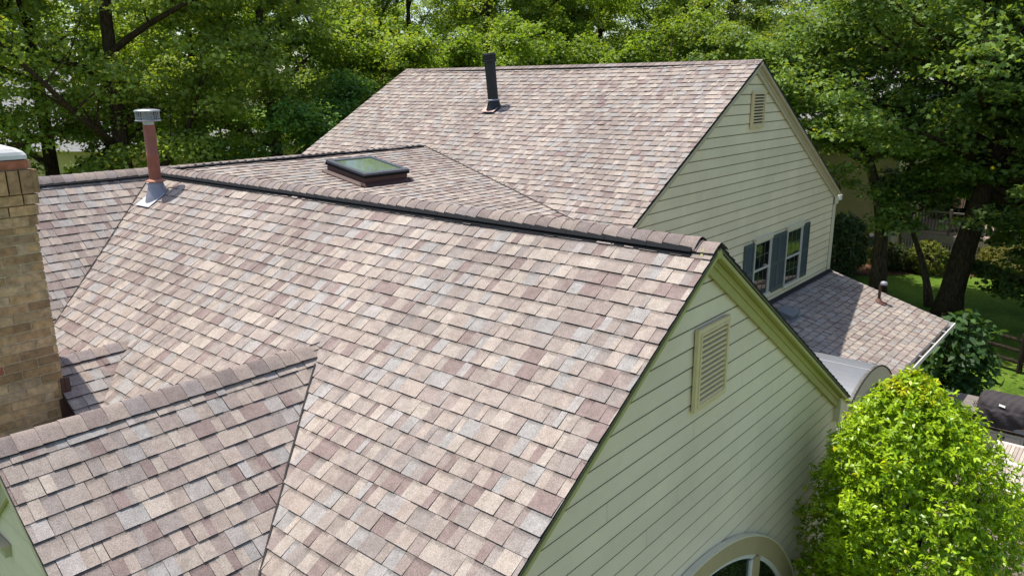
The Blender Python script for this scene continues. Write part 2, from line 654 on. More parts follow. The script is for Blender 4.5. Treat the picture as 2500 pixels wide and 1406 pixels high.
# back ridge (along y): slope left of the red flue pipe, shallow slope with the skylight, hidden far side
roof('slope left of the valley beside the chimney', (R2X, -2.2, R2Z), (0, 1, 0), slope(R2M, (1, 0)), 7.55, 4.2, 0.06, 13)
roof('shallow roof around the skylight', (R2X, 5.3, R2Z), (0, 1, 0), slope(R2L, (1, 0)), 5.75, 5.62, 0.06, 14, wmul=1.25)
roof('far slope behind the long back ridge', (R2X, -2.2, R2Z), (0, 1, 0), slope(R2M, (-1, 0)), 13.2, 4.0, 0.06, 15)
# far roof
roof('far gable roof, large sunny slope', (-14.98, R3Y, R3Z), (1, 0, 0), slope(R3M, (0, -1)), R3X + 14.98, 5.9, 0.06, 16, bow=-0.035, wmul=1.12, thick=1.1)
roof('back slope of the far gable roof', (-14.98, R3Y, R3Z), (1, 0, 0), slope(R3M, (0, 1)), R3X + 14.98, 5.9, 0.06, 17, wmul=1.2)
# small cross gable in front
vp = [(1, 0, 1e9)]
roof('small cross gable roof at the front, near slope', (DX, DY, DZ), (0, 1, 0), slope(DM, (1, 0)), 3.2, 2.9, 0.0576, 18, thick=1.08)
roof('small cross gable roof, slope behind its ridge', (DX, DY, DZ), (0, 1, 0), slope(DM, (-1, 0)), 3.2, 2.9, 0.06, 19)
# low shed roof at the right
roof('low shed roof below the windows', (W3 - 0.02, 9.3, R4Z), (0, 1, 0), slope(R4M, (1, 0)), R4Y - 9.3, 2.85, 0.1, 20, wmul=1.15)
# chimney saddle
roof('small saddle roof behind the chimney', (-8.03, 2.40, -2.575), (0, 1, 0), slope(0.62, (1, 0)), 1.15, 1.1, 0.10, 21)
roof('hidden side of the small saddle roof', (-8.03, 2.40, -2.575), (0, 1, 0), slope(0.62, (-1, 0)), 1.15, 1.1, 0.10, 22)


def valley(p, q, n, label, w=0.011, off=0.012):  # added dark strip, stands in for the thin shadow along a cut valley
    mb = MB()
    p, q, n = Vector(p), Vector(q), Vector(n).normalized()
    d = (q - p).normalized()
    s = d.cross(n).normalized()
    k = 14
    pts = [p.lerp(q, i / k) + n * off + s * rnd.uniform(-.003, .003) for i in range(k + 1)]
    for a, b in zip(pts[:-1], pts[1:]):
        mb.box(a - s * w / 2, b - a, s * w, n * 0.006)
    return mb.build('valley_shade_strip', M['strip'], house, label=label)


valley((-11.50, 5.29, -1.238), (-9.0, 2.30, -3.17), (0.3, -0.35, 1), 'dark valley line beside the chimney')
vx0, vz0 = -5.30, DZ - DM * (-5.30 - DX)
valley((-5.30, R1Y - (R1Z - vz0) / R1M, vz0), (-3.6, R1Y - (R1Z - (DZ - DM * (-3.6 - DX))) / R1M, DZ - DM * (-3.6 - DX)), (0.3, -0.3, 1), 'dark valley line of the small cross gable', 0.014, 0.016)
zv = lambda x: R2Z - R2L * (x - R2X)
yv = lambda x: R3Y - (R3Z - zv(x)) / R3M
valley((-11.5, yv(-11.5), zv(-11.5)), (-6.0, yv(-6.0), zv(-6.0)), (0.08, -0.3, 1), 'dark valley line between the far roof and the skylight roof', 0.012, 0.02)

# ridges
mb = MB()
ridge_caps(mb, (-11.5, R1Y, R1Z), (1, 0, 0), 11.5 - 2.64, R1M, R1M, 0.122, 0.034, 31, flare=True, reverse=True)
mb.build('ridge_cap', M['shingle'], house, label='raised shingle cap along the near ridge')
mb = MB()
ridge_caps(mb, (R1X - 0.28, R1Y, R1Z), (1, 0, 0), 0.285, R1M, R1M, 0.125, 0.008, 32, reverse=True)
mb.build('ridge_cap', M['shingle'], house, label='last flat cap at the near gable peak')
for s, t in ((-1, 'sunny'), (1, 'far')):
    mb = MB()
    V = slope(R1M, (0, s))
    N = Vector((0, s * R1M, 1)).normalized()
    o = Vector((-11.3, R1Y, R1Z)) + V * 0.035 + N * 0.012
    L = 11.3 - 2.655
    for a in range(22):
        x0, x1 = L * a / 22, L * (a + 1) / 22 - 0.004
        mb.box(o + Vector((x0, 0, 0)), (x1 - x0, 0, 0), V * 0.118, N * 0.026)
    mb.box(o + V * 0.118, (L, 0, 0), V * 0.026, N * 0.006)
    for a in range(20):
        mb.lathe(o + V * 0.132 + Vector((0.2 + a * 0.43, 0, 0)) + N * 0.006, [(0.011, 0), (0.009, 0.004), (0.0, 0.005)], 8, N, (6, 6, 6, 1))
    mb.build('ridge_vent', M['black'], house, label='black plastic ridge vent on the %s side of the near ridge' % t)
mb = MB()
ridge_caps(mb, (R2X, -2.2, R2Z), (0, 1, 0), 7.6, R2M, R2M, 0.125, 0.034, 33, flare=True)
mb.build('ridge_cap', M['shingle'], house, label='shingle cap along the left part of the back ridge')
mb = MB()
ridge_caps(mb, (R2X, 5.4, R2Z), (0, 1, 0), 5.35, R2L, R2M, 0.145, 0.030, 37, flare=True)
mb.build('ridge_cap', M['shingle'], house, label='shingle cap along the back ridge behind the skylight')
for y0, y1, m, t in ((-2.2, 5.2, R2M, 'left part'), (5.45, 10.72, R2L, 'part behind the skylight')):
    mb = MB()
    V = slope(m, (1, 0))
    N = Vector((m, 0, 1)).normalized()
    o = Vector((R2X, y0, R2Z)) + V * 0.04 + N * (0.012)
    k = int((y1 - y0) / 0.45)
    for a in range(k):
        q0, q1 = (y1 - y0) * a / k, (y1 - y0) * (a + 1) / k - 0.004
        mb.box(o + Vector((0, q0, rnd.uniform(-.004, .004))), (0, q1 - q0, 0), V * 0.128, N * (0.020 if m > .5 else 0.024))
    mb.build('ridge_vent', M['black'], house, label='black ridge vent on the back ridge, ' + t)
mb = MB()
ridge_caps(mb, (-14.98, R3Y, R3Z - 0.012), (1, 0, 0), 14.98 + R3X + 0.01, R3M, R3M, 0.130, 0.003, 34, reverse=True)
mb.build('ridge_cap', M['shingle'], house, label='shingle cap along the far ridge')
mb = MB()
ridge_caps(mb, (DX, DY, DZ), (0, 1, 0), 2.52, DM, DM, 0.128, 0.007, 35)
mb.build('ridge_cap', M['shingle'], house, label='shingle cap along the small front ridge')
mb = MB()
ridge_caps(mb, (-8.03, 2.40, -2.575), (0, 1, 0), 0.9, 0.62, 0.62, 0.125, 0.007, 36)
mb.build('ridge_cap', M['shingle'], house, label='shingle cap of the saddle behind the chimney')


# walls --------------------------------------------------------------------
def gable_wall(label, mat, xw, yc, zpk, m, half, zb, reveal, seed, sign=1, axis='x', drop=0.11, shade_gap=0.0165):
    """lap siding on a gable; boards lie on plane x = xw (or y = xw) and face +sign"""
    r = random.Random(seed)
    mb = MB()
    pk = zpk - drop

    def P(d, a, z):
        return (xw + sign * d, a, z) if axis == 'x' else (a, xw + sign * d, z)
    z = zb
    while z < pk - 0.02:
        zt = min(z + reveal, pk)

        def ext(zz):
            w = min(half, max(0.0, (pk - zz) / m))
            return yc - w, yc + w
        a0, a1 = ext(z)
        cuts = [a0]
        if a1 - a0 > 2.5:
            c = a0 + r.uniform(0.8, 3.2)
            while c < a1 - 0.6:
                cuts.append(c)
                c += r.uniform(2.6, 3.66)
        cuts.append(a1)
        b0, b1 = ext(zt)
        for i in range(len(cuts) - 1):
            l, h = cuts[i], cuts[i + 1] - (0.003 if i < len(cuts) - 2 else 0)
            lt, ht = max(l, b0) if i == 0 else l, min(h, b1) if i == len(cuts) - 2 else h
            if i == 0:
                lt = b0
            if i == len(cuts) - 2:
                ht = b1
            k = r.uniform(0.965, 1.03)
            c = (k, k, k * r.uniform(0.99, 1.01), 1)
            lt, ht = min(max(lt, b0), b1), max(min(ht, b1), b0)
            if lt > ht:
                lt = ht = (lt + ht) / 2
            zg = max(zt - shade_gap, z + 0.02)
            f_ = (zg - z) / max(zt - z, 1e-6)
            lg, hg_ = l + (lt - l) * f_, h + (ht - h) * f_
            mb.face([P(0.0105, l, z), P(0.0105, h, z), P(0.004, hg_, zg), P(0.004, lg, zg)], c)
            if zt - zg > 0.002:  # dark-coloured faces paint the shade line below each lap
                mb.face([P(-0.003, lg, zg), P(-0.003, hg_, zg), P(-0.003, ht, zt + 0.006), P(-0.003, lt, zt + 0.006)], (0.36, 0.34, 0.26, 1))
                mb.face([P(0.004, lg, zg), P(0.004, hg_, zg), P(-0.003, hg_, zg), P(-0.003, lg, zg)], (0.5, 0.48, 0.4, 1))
            mb.face([P(-0.004, l, z + 0.006), P(-0.004, h, z + 0.006), P(0.0105, h, z), P(0.0105, l, z)], (0.42, 0.40, 0.34, 1))  # underside coloured dark for the same painted shade line
            # rounded bead along the lower edge
            mb.face([P(0.0105, l, z), P(0.0105, h, z), P(0.0125, h, z + 0.006), P(0.0125, l, z + 0.006)], c)
            mb.face([P(0.0125, l, z + 0.006), P(0.0125, h, z + 0.006), P(0.0105, h, z + 0.014), P(0.0105, l, z + 0.014)], c)
        z = zt
    bz = [zb, zpk - drop - half * m, zpk - drop]
    back = [P(-0.02, yc - half, bz[0]), P(-0.02, yc + half, bz[0]), P(-0.02, yc + half, bz[1]), P(-0.02, yc, bz[2]), P(-0.02, yc - half, bz[1])]
    d = Vector(P(-0.14, 0, 0)) - Vector(P(0, 0, 0))
    mb.prism(back, d, (0.7, 0.7, 0.7, 1))
    return mb.build('gable_wall', mat, house, label=label)


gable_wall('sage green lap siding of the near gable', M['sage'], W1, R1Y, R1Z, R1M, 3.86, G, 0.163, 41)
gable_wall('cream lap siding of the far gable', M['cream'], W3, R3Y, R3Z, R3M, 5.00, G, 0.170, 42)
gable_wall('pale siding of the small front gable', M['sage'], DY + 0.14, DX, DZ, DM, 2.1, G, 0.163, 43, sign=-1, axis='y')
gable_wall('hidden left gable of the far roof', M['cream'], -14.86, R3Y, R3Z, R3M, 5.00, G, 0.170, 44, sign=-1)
mb = MB()
for q in ((-14.7, W3 - 0.16, 18.45, 18.58, G, -2.45), (-14.7, W3 - 0.16, 8.6, 8.73, G, -2.5), (-14.0, W1 - 0.16, 9.1, 9.21, G, -3.65),
          (-14.0, W1 - 0.16, 1.5, 1.62, G, -3.65), (-14.1, -14.0, -2, 9.1, G, -3.3), (-3.96, -3.84, 9.3, R4Y - 0.2, G, -5.17), (W3 + 0.03, -3.96, R4Y - 0.32, R4Y - 0.2, G, -5.36)):
    mb = MB()
    mb.bx(*q)
    mb.build('side_wall', M['cream'], house)

# rake boards, soffits and friezes
def rake(label, x, yc, zpk, m, side, L, mats, overhang, wall_x):
    V = slope(m, (0, side))
    N = Vector((0, side * m, 1)).normalized()
    tp = Vector((x, yc, zpk))
    fas = MB()
    o = tp - N * 0.045 + Vector((-0.022, 0, 0)) + V * 0.0
    fas.box(o - N * 0.030, V * L, (0.022, 0, 0), N * 0.030)
    if side > 0:
        fas.prism([(x + 0.003, yc - 0.05, zpk - 0.075), (x + 0.003, yc, zpk - 0.046), (x + 0.003, yc + 0.05, zpk - 0.075), (x + 0.003, yc, zpk - 0.115)], (-0.028, 0, 0))
    f = fas.build('rake_board', mats[0], house, label=label)
    s = MB()
    s.box(tp - N * 0.062 + Vector((-0.022, 0, 0)), V * L, (-(overhang - 0.04), 0, 0), -N * 0.012)
    s.build('soffit', mats[1], f)
    z = MB()
    e_ = 0.002 if side > 0 else 0.0
    z.box(Vector((wall_x + 0.02 + e_, yc, zpk)) - N * 0.078 - V * 0.07, V * (L + 0.07), (0.022, 0, 0), -N * 0.12)
    z.box(Vector((wall_x + 0.042 + e_, yc, zpk)) - N * 0.078 - V * 0.05, V * (L + 0.05), (0.014, 0, 0), -N * 0.05)
    z.build('frieze_board', mats[2], f)


rake('olive rake board on the right of the near gable', R1X, R1Y, R1Z, R1M, 1, 4.72, (M['trim_olive'],) * 3, 0.12, W1)
rake('olive rake board on the left of the near gable', R1X, R1Y, R1Z, R1M, -1, 4.70, (M['trim_olive'],) * 3, 0.12, W1)
rake('tan rake board on the right of the far gable', R3X, R3Y, R3Z, R3M, 1, 5.85, (M['trim_tan'],) * 3, 0.12, W3)
rake('tan rake board on the left of the far gable', R3X, R3Y, R3Z, R3M, -1, 5.85, (M['trim_tan'],) * 3, 0.12, W3)
# front cross gable trim (its gable faces -y)
for side, t in ((1, 'near'), (-1, 'hidden')):
    V = slope(DM, (side, 0))
    N = Vector((side * DM, 0, 1)).normalized()
    tp = Vector((DX, DY + 0.005, DZ))
    fm = MB()
    fm.box(tp - N * 0.09, V * 2.85, (0, 0.022, 0), N * 0.042)
    f = fm.build('rake_board', M['trim_tan'], house, label='tan rake board on the %s side of the small front gable' % t)
    fz = MB()
    fz.box(tp + Vector((0, 0.09, 0)) - N * 0.078, V * 2.85, (0, 0.03, 0), -N * 0.2)
    fz.build('frieze_board', M['trim_tan'], f)
mb = MB()
mb.bx(-6.75, -5.93, DY + 0.09, DY + 0.13, -3.27, -3.19)
mb.bx(-6.75, -5.91, DY + 0.07, DY + 0.13, -3.19, -3.17)
mb.build('head_trim', M['trim_tan'], house, label='tan head trim on the small front gable')
# corner boards
mb = MB()
mb.bx(W3 + 0.018, W3 + 0.045, 18.46, 18.60, -4.36, -2.60)
mb.bx(W3 - 0.12, W3 + 0.018, 18.58, 18.605, G, -2.60)
mb.build('corner_board', M['trim_cream'], house)
# boxed return and gutter end at the far gable's right eave
mb = MB()
mb.prism([(W3 + 0.06, 18.46, -2.62), (W3 + 0.06, 18.70, -2.64), (W3 + 0.06, 18.70, -2.80), (W3 + 0.06, 18.46, -2.80)], (-0.3, 0, 0))
mb.build('eave_return', M['trim_cream'], house)
mb = MB()
mb.prism([(W1 + 0.08, 9.02, -3.66), (W1 + 0.08, 9.34, -3.78), (W1 + 0.08, 9.34, -3.98), (W1 + 0.08, 9.02, -3.98)], (-0.34, 0, 0))
mb.build('eave_return', M['sage'], house)
mb = MB()
mb.bx(-14.9, R3X - 0.02, 18.71, 18.82, -2.72, -2.60)
mb.build('gutter', M['gutter'], house, label='white gutter end at the far right eave')


# gable vents ----------------------------------------------------------------
def gable_vent(label, xw, y0, y1, z0, z1, n, mat):
    fr = MB()
    w = 0.055
    xf = xw + 0.02
    for a in ((y0, y1, z1 - w, z1), (y0, y1, z0, z0 + w), (y0, y0 + w, z0 + w, z1 - w), (y1 - w, y1, z0 + w, z1 - w)):
        fr.bx(xf, xf + 0.032, a[0], a[1], a[2], a[3])
    w2 = 0.016
    for a in ((y0 + w - w2, y1 - w + w2, z1 - w, z1 - w + w2), (y0 + w - w2, y1 - w + w2, z0 + w - w2, z0 + w), (y0 + w - w2, y0 + w, z0 + w, z1 - w), (y1 - w, y1 - w + w2, z0 + w, z1 - w)):
        fr.bx(xf + 0.032, xf + 0.042, *a)
    f = fr.build('gable_vent', mat, house, label=label, bevel=0.003)
    lv = MB()
    ph = (z1 - z0 - 2 * w) / n
    for i in range(n):
        zz = z0 + w + i * ph
        lv.prism([(xf + 0.030, y0 + w, zz), (xf + 0.030, y0 + w, zz + ph * 0.40), (xf - 0.014, y0 + w, zz + ph * 0.62), (xf - 0.014, y0 + w, zz + ph * 0.40)], (0, y1 - y0 - 2 * w, 0))
    lv.build('louvre', mat, f)
    bk = MB()
    bk.bx(xw - 0.012, xw + 0.0215, y0 + w - 0.01, y1 - w + 0.01, z0 + w - 0.01, z1 - w + 0.01)
    bk.build('screen', M['strip'], f)


gable_vent('louvred vent in the near gable', W1, 5.225, 5.79, -2.55, -1.86, 13, M['vent_tan'])
gable_vent('louvred vent in the far gable', W3, 13.45, 14.02, -0.82, -0.175, 10, M['vent_tan'])

# windows and shutters on the far gable wall -----------------------------------
def window(label, y0, y1, z0, z1):
    xf = W3 + 0.018
    fr = MB()
    t = 0.045
    fr.bx(xf, xf + 0.035, y0, y0 + t, z0 + 0.06, z1 - 0.09)
    fr.bx(xf, xf + 0.035, y1 - t, y1, z0 + 0.06, z1 - 0.09)
    fr.bx(xf, xf + 0.030, y0 + t, y1 - t, z1 - 0.12, z1 - 0.09)
    zm = (z0 + z1) / 2 - 0.02
    fr.bx(xf, xf + 0.026, y0 + t, y1 - t, zm - 0.022, zm + 0.022)
    fr.bx(xf, xf + 0.022, y0 + t, y0 + t + 0.03, z0 + 0.06, z1 - 0.12)
    fr.bx(xf, xf + 0.022, y1 - t - 0.03, y1 - t, z0 + 0.06, z1 - 0.12)
    f = fr.build('window', M['sash'], house, label=label)
    hd = MB()
    hd.bx(xf, xf + 0.045, y0 - 0.02, y1 + 0.02, z1 - 0.088, z1 - 0.02)
    hd.bx(xf, xf + 0.075, y0 - 0.035, y1 + 0.035, z1 - 0.02, z1)
    hd.build('head', M['trim_cream'], f)
    sl_ = MB()
    sl_.bx(xf, xf + 0.065, y0 - 0.02, y1 + 0.02, z0, z0 + 0.058)
    sl_.build('sill', M['trim_cream'], f)
    pn = MB()
    pn.bx(xf - 0.03, xf + 0.006, y0 + t + 0.03, y1 - t - 0.03, z0 + 0.06, zm - 0.022)
    pn.bx(xf - 0.03, xf + 0.012, y0 + t + 0.03, y1 - t - 0.03, zm + 0.022, z1 - 0.12)
    pn.build('pane', M['glass'], f)
    gl = MB()
    for k in (1, 2):
        yy = y0 + t + 0.03 + (y1 - y0 - 2 * t - 0.06) * k / 3
        gl.bx(xf + 0.012, xf + 0.016, yy - 0.007, yy + 0.007, zm + 0.022, z1 - 0.12)
        gl.bx(xf + 0.006, xf + 0.010, yy - 0.007, yy + 0.007, z0 + 0.06, zm - 0.022)
    for za, zb_ in ((zm + 0.022, z1 - 0.12), (z0 + 0.06, zm - 0.022)):
        zz = (za + zb_) / 2
        xo = xf + 0.013 if za > zm else xf + 0.007
        gl.bx(xo, xo + 0.004, y0 + t + 0.03, y1 - t - 0.03, zz - 0.007, zz + 0.007)
    gl.build('glazing_bar', M['muntin'], f)


def shutter(y0, y1, z0, z1):
    xf = W3 + 0.018
    mb = MB()
    t = 0.05
    mb.bx(xf, xf + 0.03, y0, y0 + t, z0, z1)
    mb.bx(xf, xf + 0.03, y1 - t, y1, z0, z1)
    zm = (z0 + z1) / 2
    for a, b in ((z0, z0 + 0.08), (zm - 0.035, zm + 0.035), (z1 - 0.07, z1)):
        mb.bx(xf, xf + 0.03, y0 + t, y1 - t, a, b)
    mb.bx(xf, xf + 0.006, y0 + t, y1 - t, z0 + 0.08, z1 - 0.07)
    for za, zb_ in ((z0 + 0.08, zm - 0.035), (zm + 0.035, z1 - 0.07)):
        n = int((zb_ - za) / 0.034)
        for i in range(n):
            zz = za + (zb_ - za) * i / n
            mb.prism([(xf + 0.026, y0 + t, zz), (xf + 0.026, y0 + t, zz + 0.008), (xf + 0.007, y0 + t, zz + 0.032), (xf + 0.007, y0 + t, zz + 0.024)], (0, y1 - y0 - 2 * t, 0))
    return mb.build('shutter', M['shutter'], house)


window('left sash window with cream head on the far gable', 14.03, 14.86, -4.20, -2.93)
window('right sash window with cream head on the far gable', 15.66, 16.55, -4.24, -2.93)
for a in ((13.60, 14.01), (14.885, 15.26), (15.268, 15.64), (16.575, 16.985)):
    shutter(a[0], a[1], -4.20, -3.0)

# arched window of the near gable -----------------------------------------------
def arch_window():
    x0 = W1 + 0.018
    yc, zc, ro, ri = 5.36, -7.08, 3.02, 2.835
    n = 56
    a0, a1 = math.radians(6), math.radians(174)
    ring = MB()

    def arc(r, k):
        a = a0 + (a1 - a0) * k / n
        return yc + r * math.cos(a), zc + r * math.sin(a)
    for k in range(n):
        (ya, za), (yb, zb_) = arc(ro, k), arc(ro, k + 1)
        (yc_, zc_), (yd, zd) = arc(ri, k), arc(ri, k + 1)
        ring.prism([(x0, ya, za), (x0, yb, zb_), (x0, yd, zd), (x0, yc_, zc_)], (0.05, 0, 0))
    f = ring.build('arched_window', M['arch_trim'], house, label='wide arched window at the foot of the near gable')
    drip = MB()
    for k in range(n):
        (ya, za), (yb, zb_) = arc(ro + 0.018, k), arc(ro + 0.018, k + 1)
        (yc_, zc_), (yd, zd) = arc(ro + 0.001, k), arc(ro + 0.001, k + 1)
        drip.prism([(x0, ya, za), (x0, yb, zb_), (x0, yd, zd), (x0, yc_, zc_)], (0.062, 0, 0))
    drip.build('drip_edge', M['trim_cream'], f)
    inner = MB()
    for y in (6.80, 3.92):
        mu = MB()
        zt = zc + math.sqrt(max(0, ri ** 2 - (y - yc) ** 2)) - 0.02
        mu.bx(x0, x0 + 0.047, y - 0.075, y + 0.075, -7.2, zt)
        inner.bx(x0, x0 + 0.030, y - 0.13, y - 0.077, -7.2, zt)
        inner.bx(x0, x0 + 0.030, y + 0.077, y + 0.11, -7.2, zt - 0.02)
        mu.build('mullion', M['arch_trim'], f)
    for k in range(n):
        (ya, za), (yb, zb_) = arc(ri - 0.001, k), arc(ri - 0.001, k + 1)
        (yc_, zc_), (yd, zd) = arc(ri - 0.05, k), arc(ri - 0.05, k + 1)
        inner.prism([(x0, ya, za), (x0, yb, zb_), (x0, yd, zd), (x0, yc_, zc_)], (0.026, 0, 0))
    inner.build('sash', M['white'], f)
    gl = MB()
    pts = [(x0 - 0.02, *arc(ri - 0.01, k)) for k in range(n + 1)]
    gl.prism(pts, (0.03, 0, 0))
    gl.build('pane', M['glass'], f)


arch_window()
# french door by the bush
mb = MB()
mb.bx(W1 + 0.018, W1 + 0.06, 8.42, 8.50, G + 0.05, -5.55)
mb.bx(W1 + 0.018, W1 + 0.06, 8.50, 9.1, -5.62, -5.55)
dr = mb.build('door', M['trim_cream'], house, label='glazed door half hidden by the bush')
mb = MB()
mb.bx(W1 + 0.02, W1 + 0.035, 8.50, 9.1, G + 0.05, -5.62)
mb.build('pane', M['glass'], dr)

# gutter along the shed roof ------------------------------------------------------
gx0 = -3.185
gz = R4Z - R4M * (gx0 - W3) - 0.035
gt = MB()
gt.bx(gx0, gx0 + 0.012, 14.2, R4Y + 0.05, gz - 0.10, gz)
gt.bx(gx0, gx0 + 0.11, 14.2, R4Y + 0.05, gz - 0.115, gz - 0.10)
gt.prism([(gx0 + 0.11, 14.2, gz - 0.115), (gx0 + 0.125, 14.2, gz - 0.05), (gx0 + 0.13, 14.2, gz + 0.015), (gx0 + 0.108, 14.2, gz + 0.015), (gx0 + 0.108, 14.2, gz - 0.10)], (0, R4Y + 0.05 - 14.2, 0))
gt.bx(gx0, gx0 + 0.13, R4Y + 0.04, R4Y + 0.055, gz - 0.115, gz + 0.01)
gut = gt.build('gutter', M['gutter'], house, label='white gutter along the low shed roof')
db = MB()
lp_ = [(gx0 + 0.06 + rnd.uniform(-.012, .012), 14.25 + i * 0.1, gz - 0.095 + rnd.uniform(0, .02)) for i in range(46)]
db.tube(lp_, [rnd.uniform(0.03, 0.046) for _ in lp_], 7)
db.build('leaf_litter', M['debris'], gut)
for y in (15.2, 16.1, 17.1, 18.1, 18.7):
    hg = MB()
    hg.bx(gx0 - 0.01, gx0 + 0.12, y, y + 0.022, gz - 0.005, gz + 0.008)
    hg.build('hanger', M['white'], gut)
mb = MB()
mb.bx(W3 + 0.02, W3 + 0.032, 9.3, R4Y - 0.1, R4Z - 0.01, R4Z + 0.065)
mb.box((W3 + 0.03, 9.3, R4Z + 0.014), (0.05, 0, -0.05 * R4M), (0, R4Y - 9.4, 0), (0, 0, 0.004))
mb.build('wall_flashing', M['strip'], house, label='dark flashing where the shed roof meets the wall')

# barrel canopy ---------------------------------------------------------------------
bc = MB()
face = MB()
n = 30
yc, zc, ro, ri = 12.80, -6.66, 2.06, 1.78
ang = [math.radians(32 + 116 * k / n) for k in range(n + 1)]
xb, xf = -5.6, -3.16
for k in range(n):
    a, b = ang[k], ang[k + 1]
    pa, pb = (yc + ro * math.cos(a), zc + ro * math.sin(a)), (yc + ro * math.cos(b), zc + ro * math.sin(b))
    qa, qb = (yc + ri * math.cos(a), zc + ri * math.sin(a)), (yc + ri * math.cos(b), zc + ri * math.sin(b))
    bc.prism([(xb, *pa), (xb, *pb), (xf, *pb), (xf, *pa)], (0, -0.02 * math.cos(a), -0.02 * math.sin(a)))
    face.prism([(xf + 0.002, *pa), (xf + 0.002, *pb), (xf + 0.002, *qb), (xf + 0.002, *qa)], (-0.06, 0, 0))
for a in (math.radians(90), math.radians(58), math.radians(122)):
    p = (yc + ro * math.cos(a), zc + ro * math.sin(a))
    bc.tube([(xb, *p), (xf, *p)], 0.011, 6)
bo = bc.build('barrel_canopy', M['zinc'], house, label='grey metal barrel canopy over the patio door')
face.build('fascia', M['trim_tan'], bo)
edge = MB()
edge.tube([(xf + 0.004, yc + (ro + .006) * math.cos(a), zc + (ro + .006) * math.sin(a)) for a in ang], 0.014, 6)
edge.build('drip_edge', M['strip'], bo)
back = MB()
back.prism([(xf - 0.14, yc + ri * math.cos(a), zc + ri * math.sin(a)) for a in ang], (-0.05, 0, 0))
back.build('inner_panel', M['trim_tan'], bo)

# box vent and goose-neck on the shed roof ------------------------------------------------
def on4(x):
    return R4Z - R4M * (x - W3)


mb = MB()
N4 = Vector((R4M, 0, 1)).normalized()
V4 = slope(R4M, (1, 0))
o = Vector((-5.52, 14.70, on4(-5.52))) + N4 * 0.012
mb.box(o - V4 * 0.05 + Vector((0, -0.05, 0)), V4 * 0.4, (0, 0.52, 0), N4 * 0.006)
mb.box(o, V4 * 0.28, (0, 0.40, 0), N4 * 0.07)
mb.box(o - V4 * 0.02 + Vector((0, -0.02, 0)) + N4 * 0.07, V4 * 0.32, (0, 0.44, 0), N4 * 0.03)
mb.build('box_vent', M['zinc'], house, label='small flat grey box vent on the shed roof', bevel=0.008)
px_, py_ = -4.50, 18.09
pz = on4(px_)
mb = MB()
mb.tube([(px_, py_, pz), (px_, py_, pz + 0.36), (px_ + 0.01, py_ + 0.005, pz + 0.41), (px_ + 0.06, py_ + 0.03, pz + 0.44), (px_ + 0.10, py_ + 0.05, pz + 0.43), (px_ + 0.125, py_ + 0.06, pz + 0.38)], 0.032, 10)
pv = mb.build('vent_pipe', M['bronze'], house, smooth=True, label='bent brown vent pipe on the shed roof')
mb = MB()
mb.lathe((px_ + 0.06, py_ + 0.03, pz + 0.40), [(0.075, 0), (0.08, 0.03), (0.06, 0.07), (0.0, 0.085)], 16)
mb.build('hood', M['lead'], pv, smooth=True)
mb = MB()
mb.lathe((px_, py_, pz - 0.01), [(0.105, 0.0), (0.075, 0.035), (0.04, 0.08), (0.03, 0.10)], 18)
o = Vector((px_, py_, pz)) + N4 * 0.012
mb.box(o + Vector((0, -0.11, 0)) - V4 * 0.03, V4 * 0.20, (0, 0.22, 0), N4 * 0.004)
mb.build('flashing', M['copper'], pv)

# red flue -------------------------------------------------------------------------------
fx, fy = -10.665, 4.93
fz = R1Z - R1M * (R1Y - fy)
mb = MB()
mb.lathe((fx, fy, fz), [(0.078, 0.12), (0.078, 0.55), (0.0795, 0.553), (0.0795, 0.56), (0.077, 0.563), (0.077, 0.965)], 24)
fl = mb.build('flue_pipe', M['redpipe'], house, smooth=True, label='red brown metal flue with galvanised mesh cap')
mb = MB()
mb.lathe((fx, fy, fz + 0.205), [(0.078, 0.028), (0.13, 0.004), (0.13, -0.006), (0.078, 0.0)], 24)
mb.build('storm_collar', M['rust'], fl)
mb = MB()
N1 = Vector((0, -R1M, 1)).normalized()
V1 = slope(R1M, (0, -1))
mb.lathe((fx, fy, fz), [(0.185, -0.15), (0.15, 0.0), (0.108, 0.13), (0.09, 0.20)], 22)
mb.build('flashing', M['lead'], fl, smooth=True)
mb = MB()
o = Vector((fx, fy, fz)) + N1 * 0.016
mb.box(o + Vector((-0.22, 0, 0)) - V1 * 0.05, V1 * 0.30, (0.38, 0, 0), N1 * 0.005)
mb.build('base_plate', M['alu'], fl)
mb = MB()
mb.lathe((fx, fy, fz + 0.95), [(0.068, 0), (0.068, 0.07)], 22)
mb.lathe((fx, fy, fz + 1.015), [(0.068, 0), (0.160, 0.0), (0.168, 0.010), (0.160, 0.018), (0.07, 0.018)], 28)
mb.lathe((fx, fy, fz + 1.145), [(0.0, 0.030), (0.10, 0.028), (0.15, 0.02), (0.168, 0.010), (0.168, -0.004), (0.15, -0.004), (0.0, 0.0)], 28)
cp = mb.build('cap', M['galv'], fl, smooth=False)
mb = MB()
for k in range(28):
    a = 2 * math.pi * k / 28
    x, y = fx + 0.150 * math.cos(a), fy + 0.150 * math.sin(a)
    mb.tube([(x, y, fz + 1.03), (x, y, fz + 1.145)], 0.0035, 4)
for h in (1.06, 1.088, 1.116):
    mb.tube([(fx + 0.150 * math.cos(2 * math.pi * k / 28), fy + 0.150 * math.sin(2 * math.pi * k / 28), fz + h) for k in range(29)], 0.0035, 4)
mb.lathe((fx, fy, fz + 1.02), [(0.072, 0), (0.072, 0.125)], 18)
mb.build('mesh_screen', M['galv'], fl)

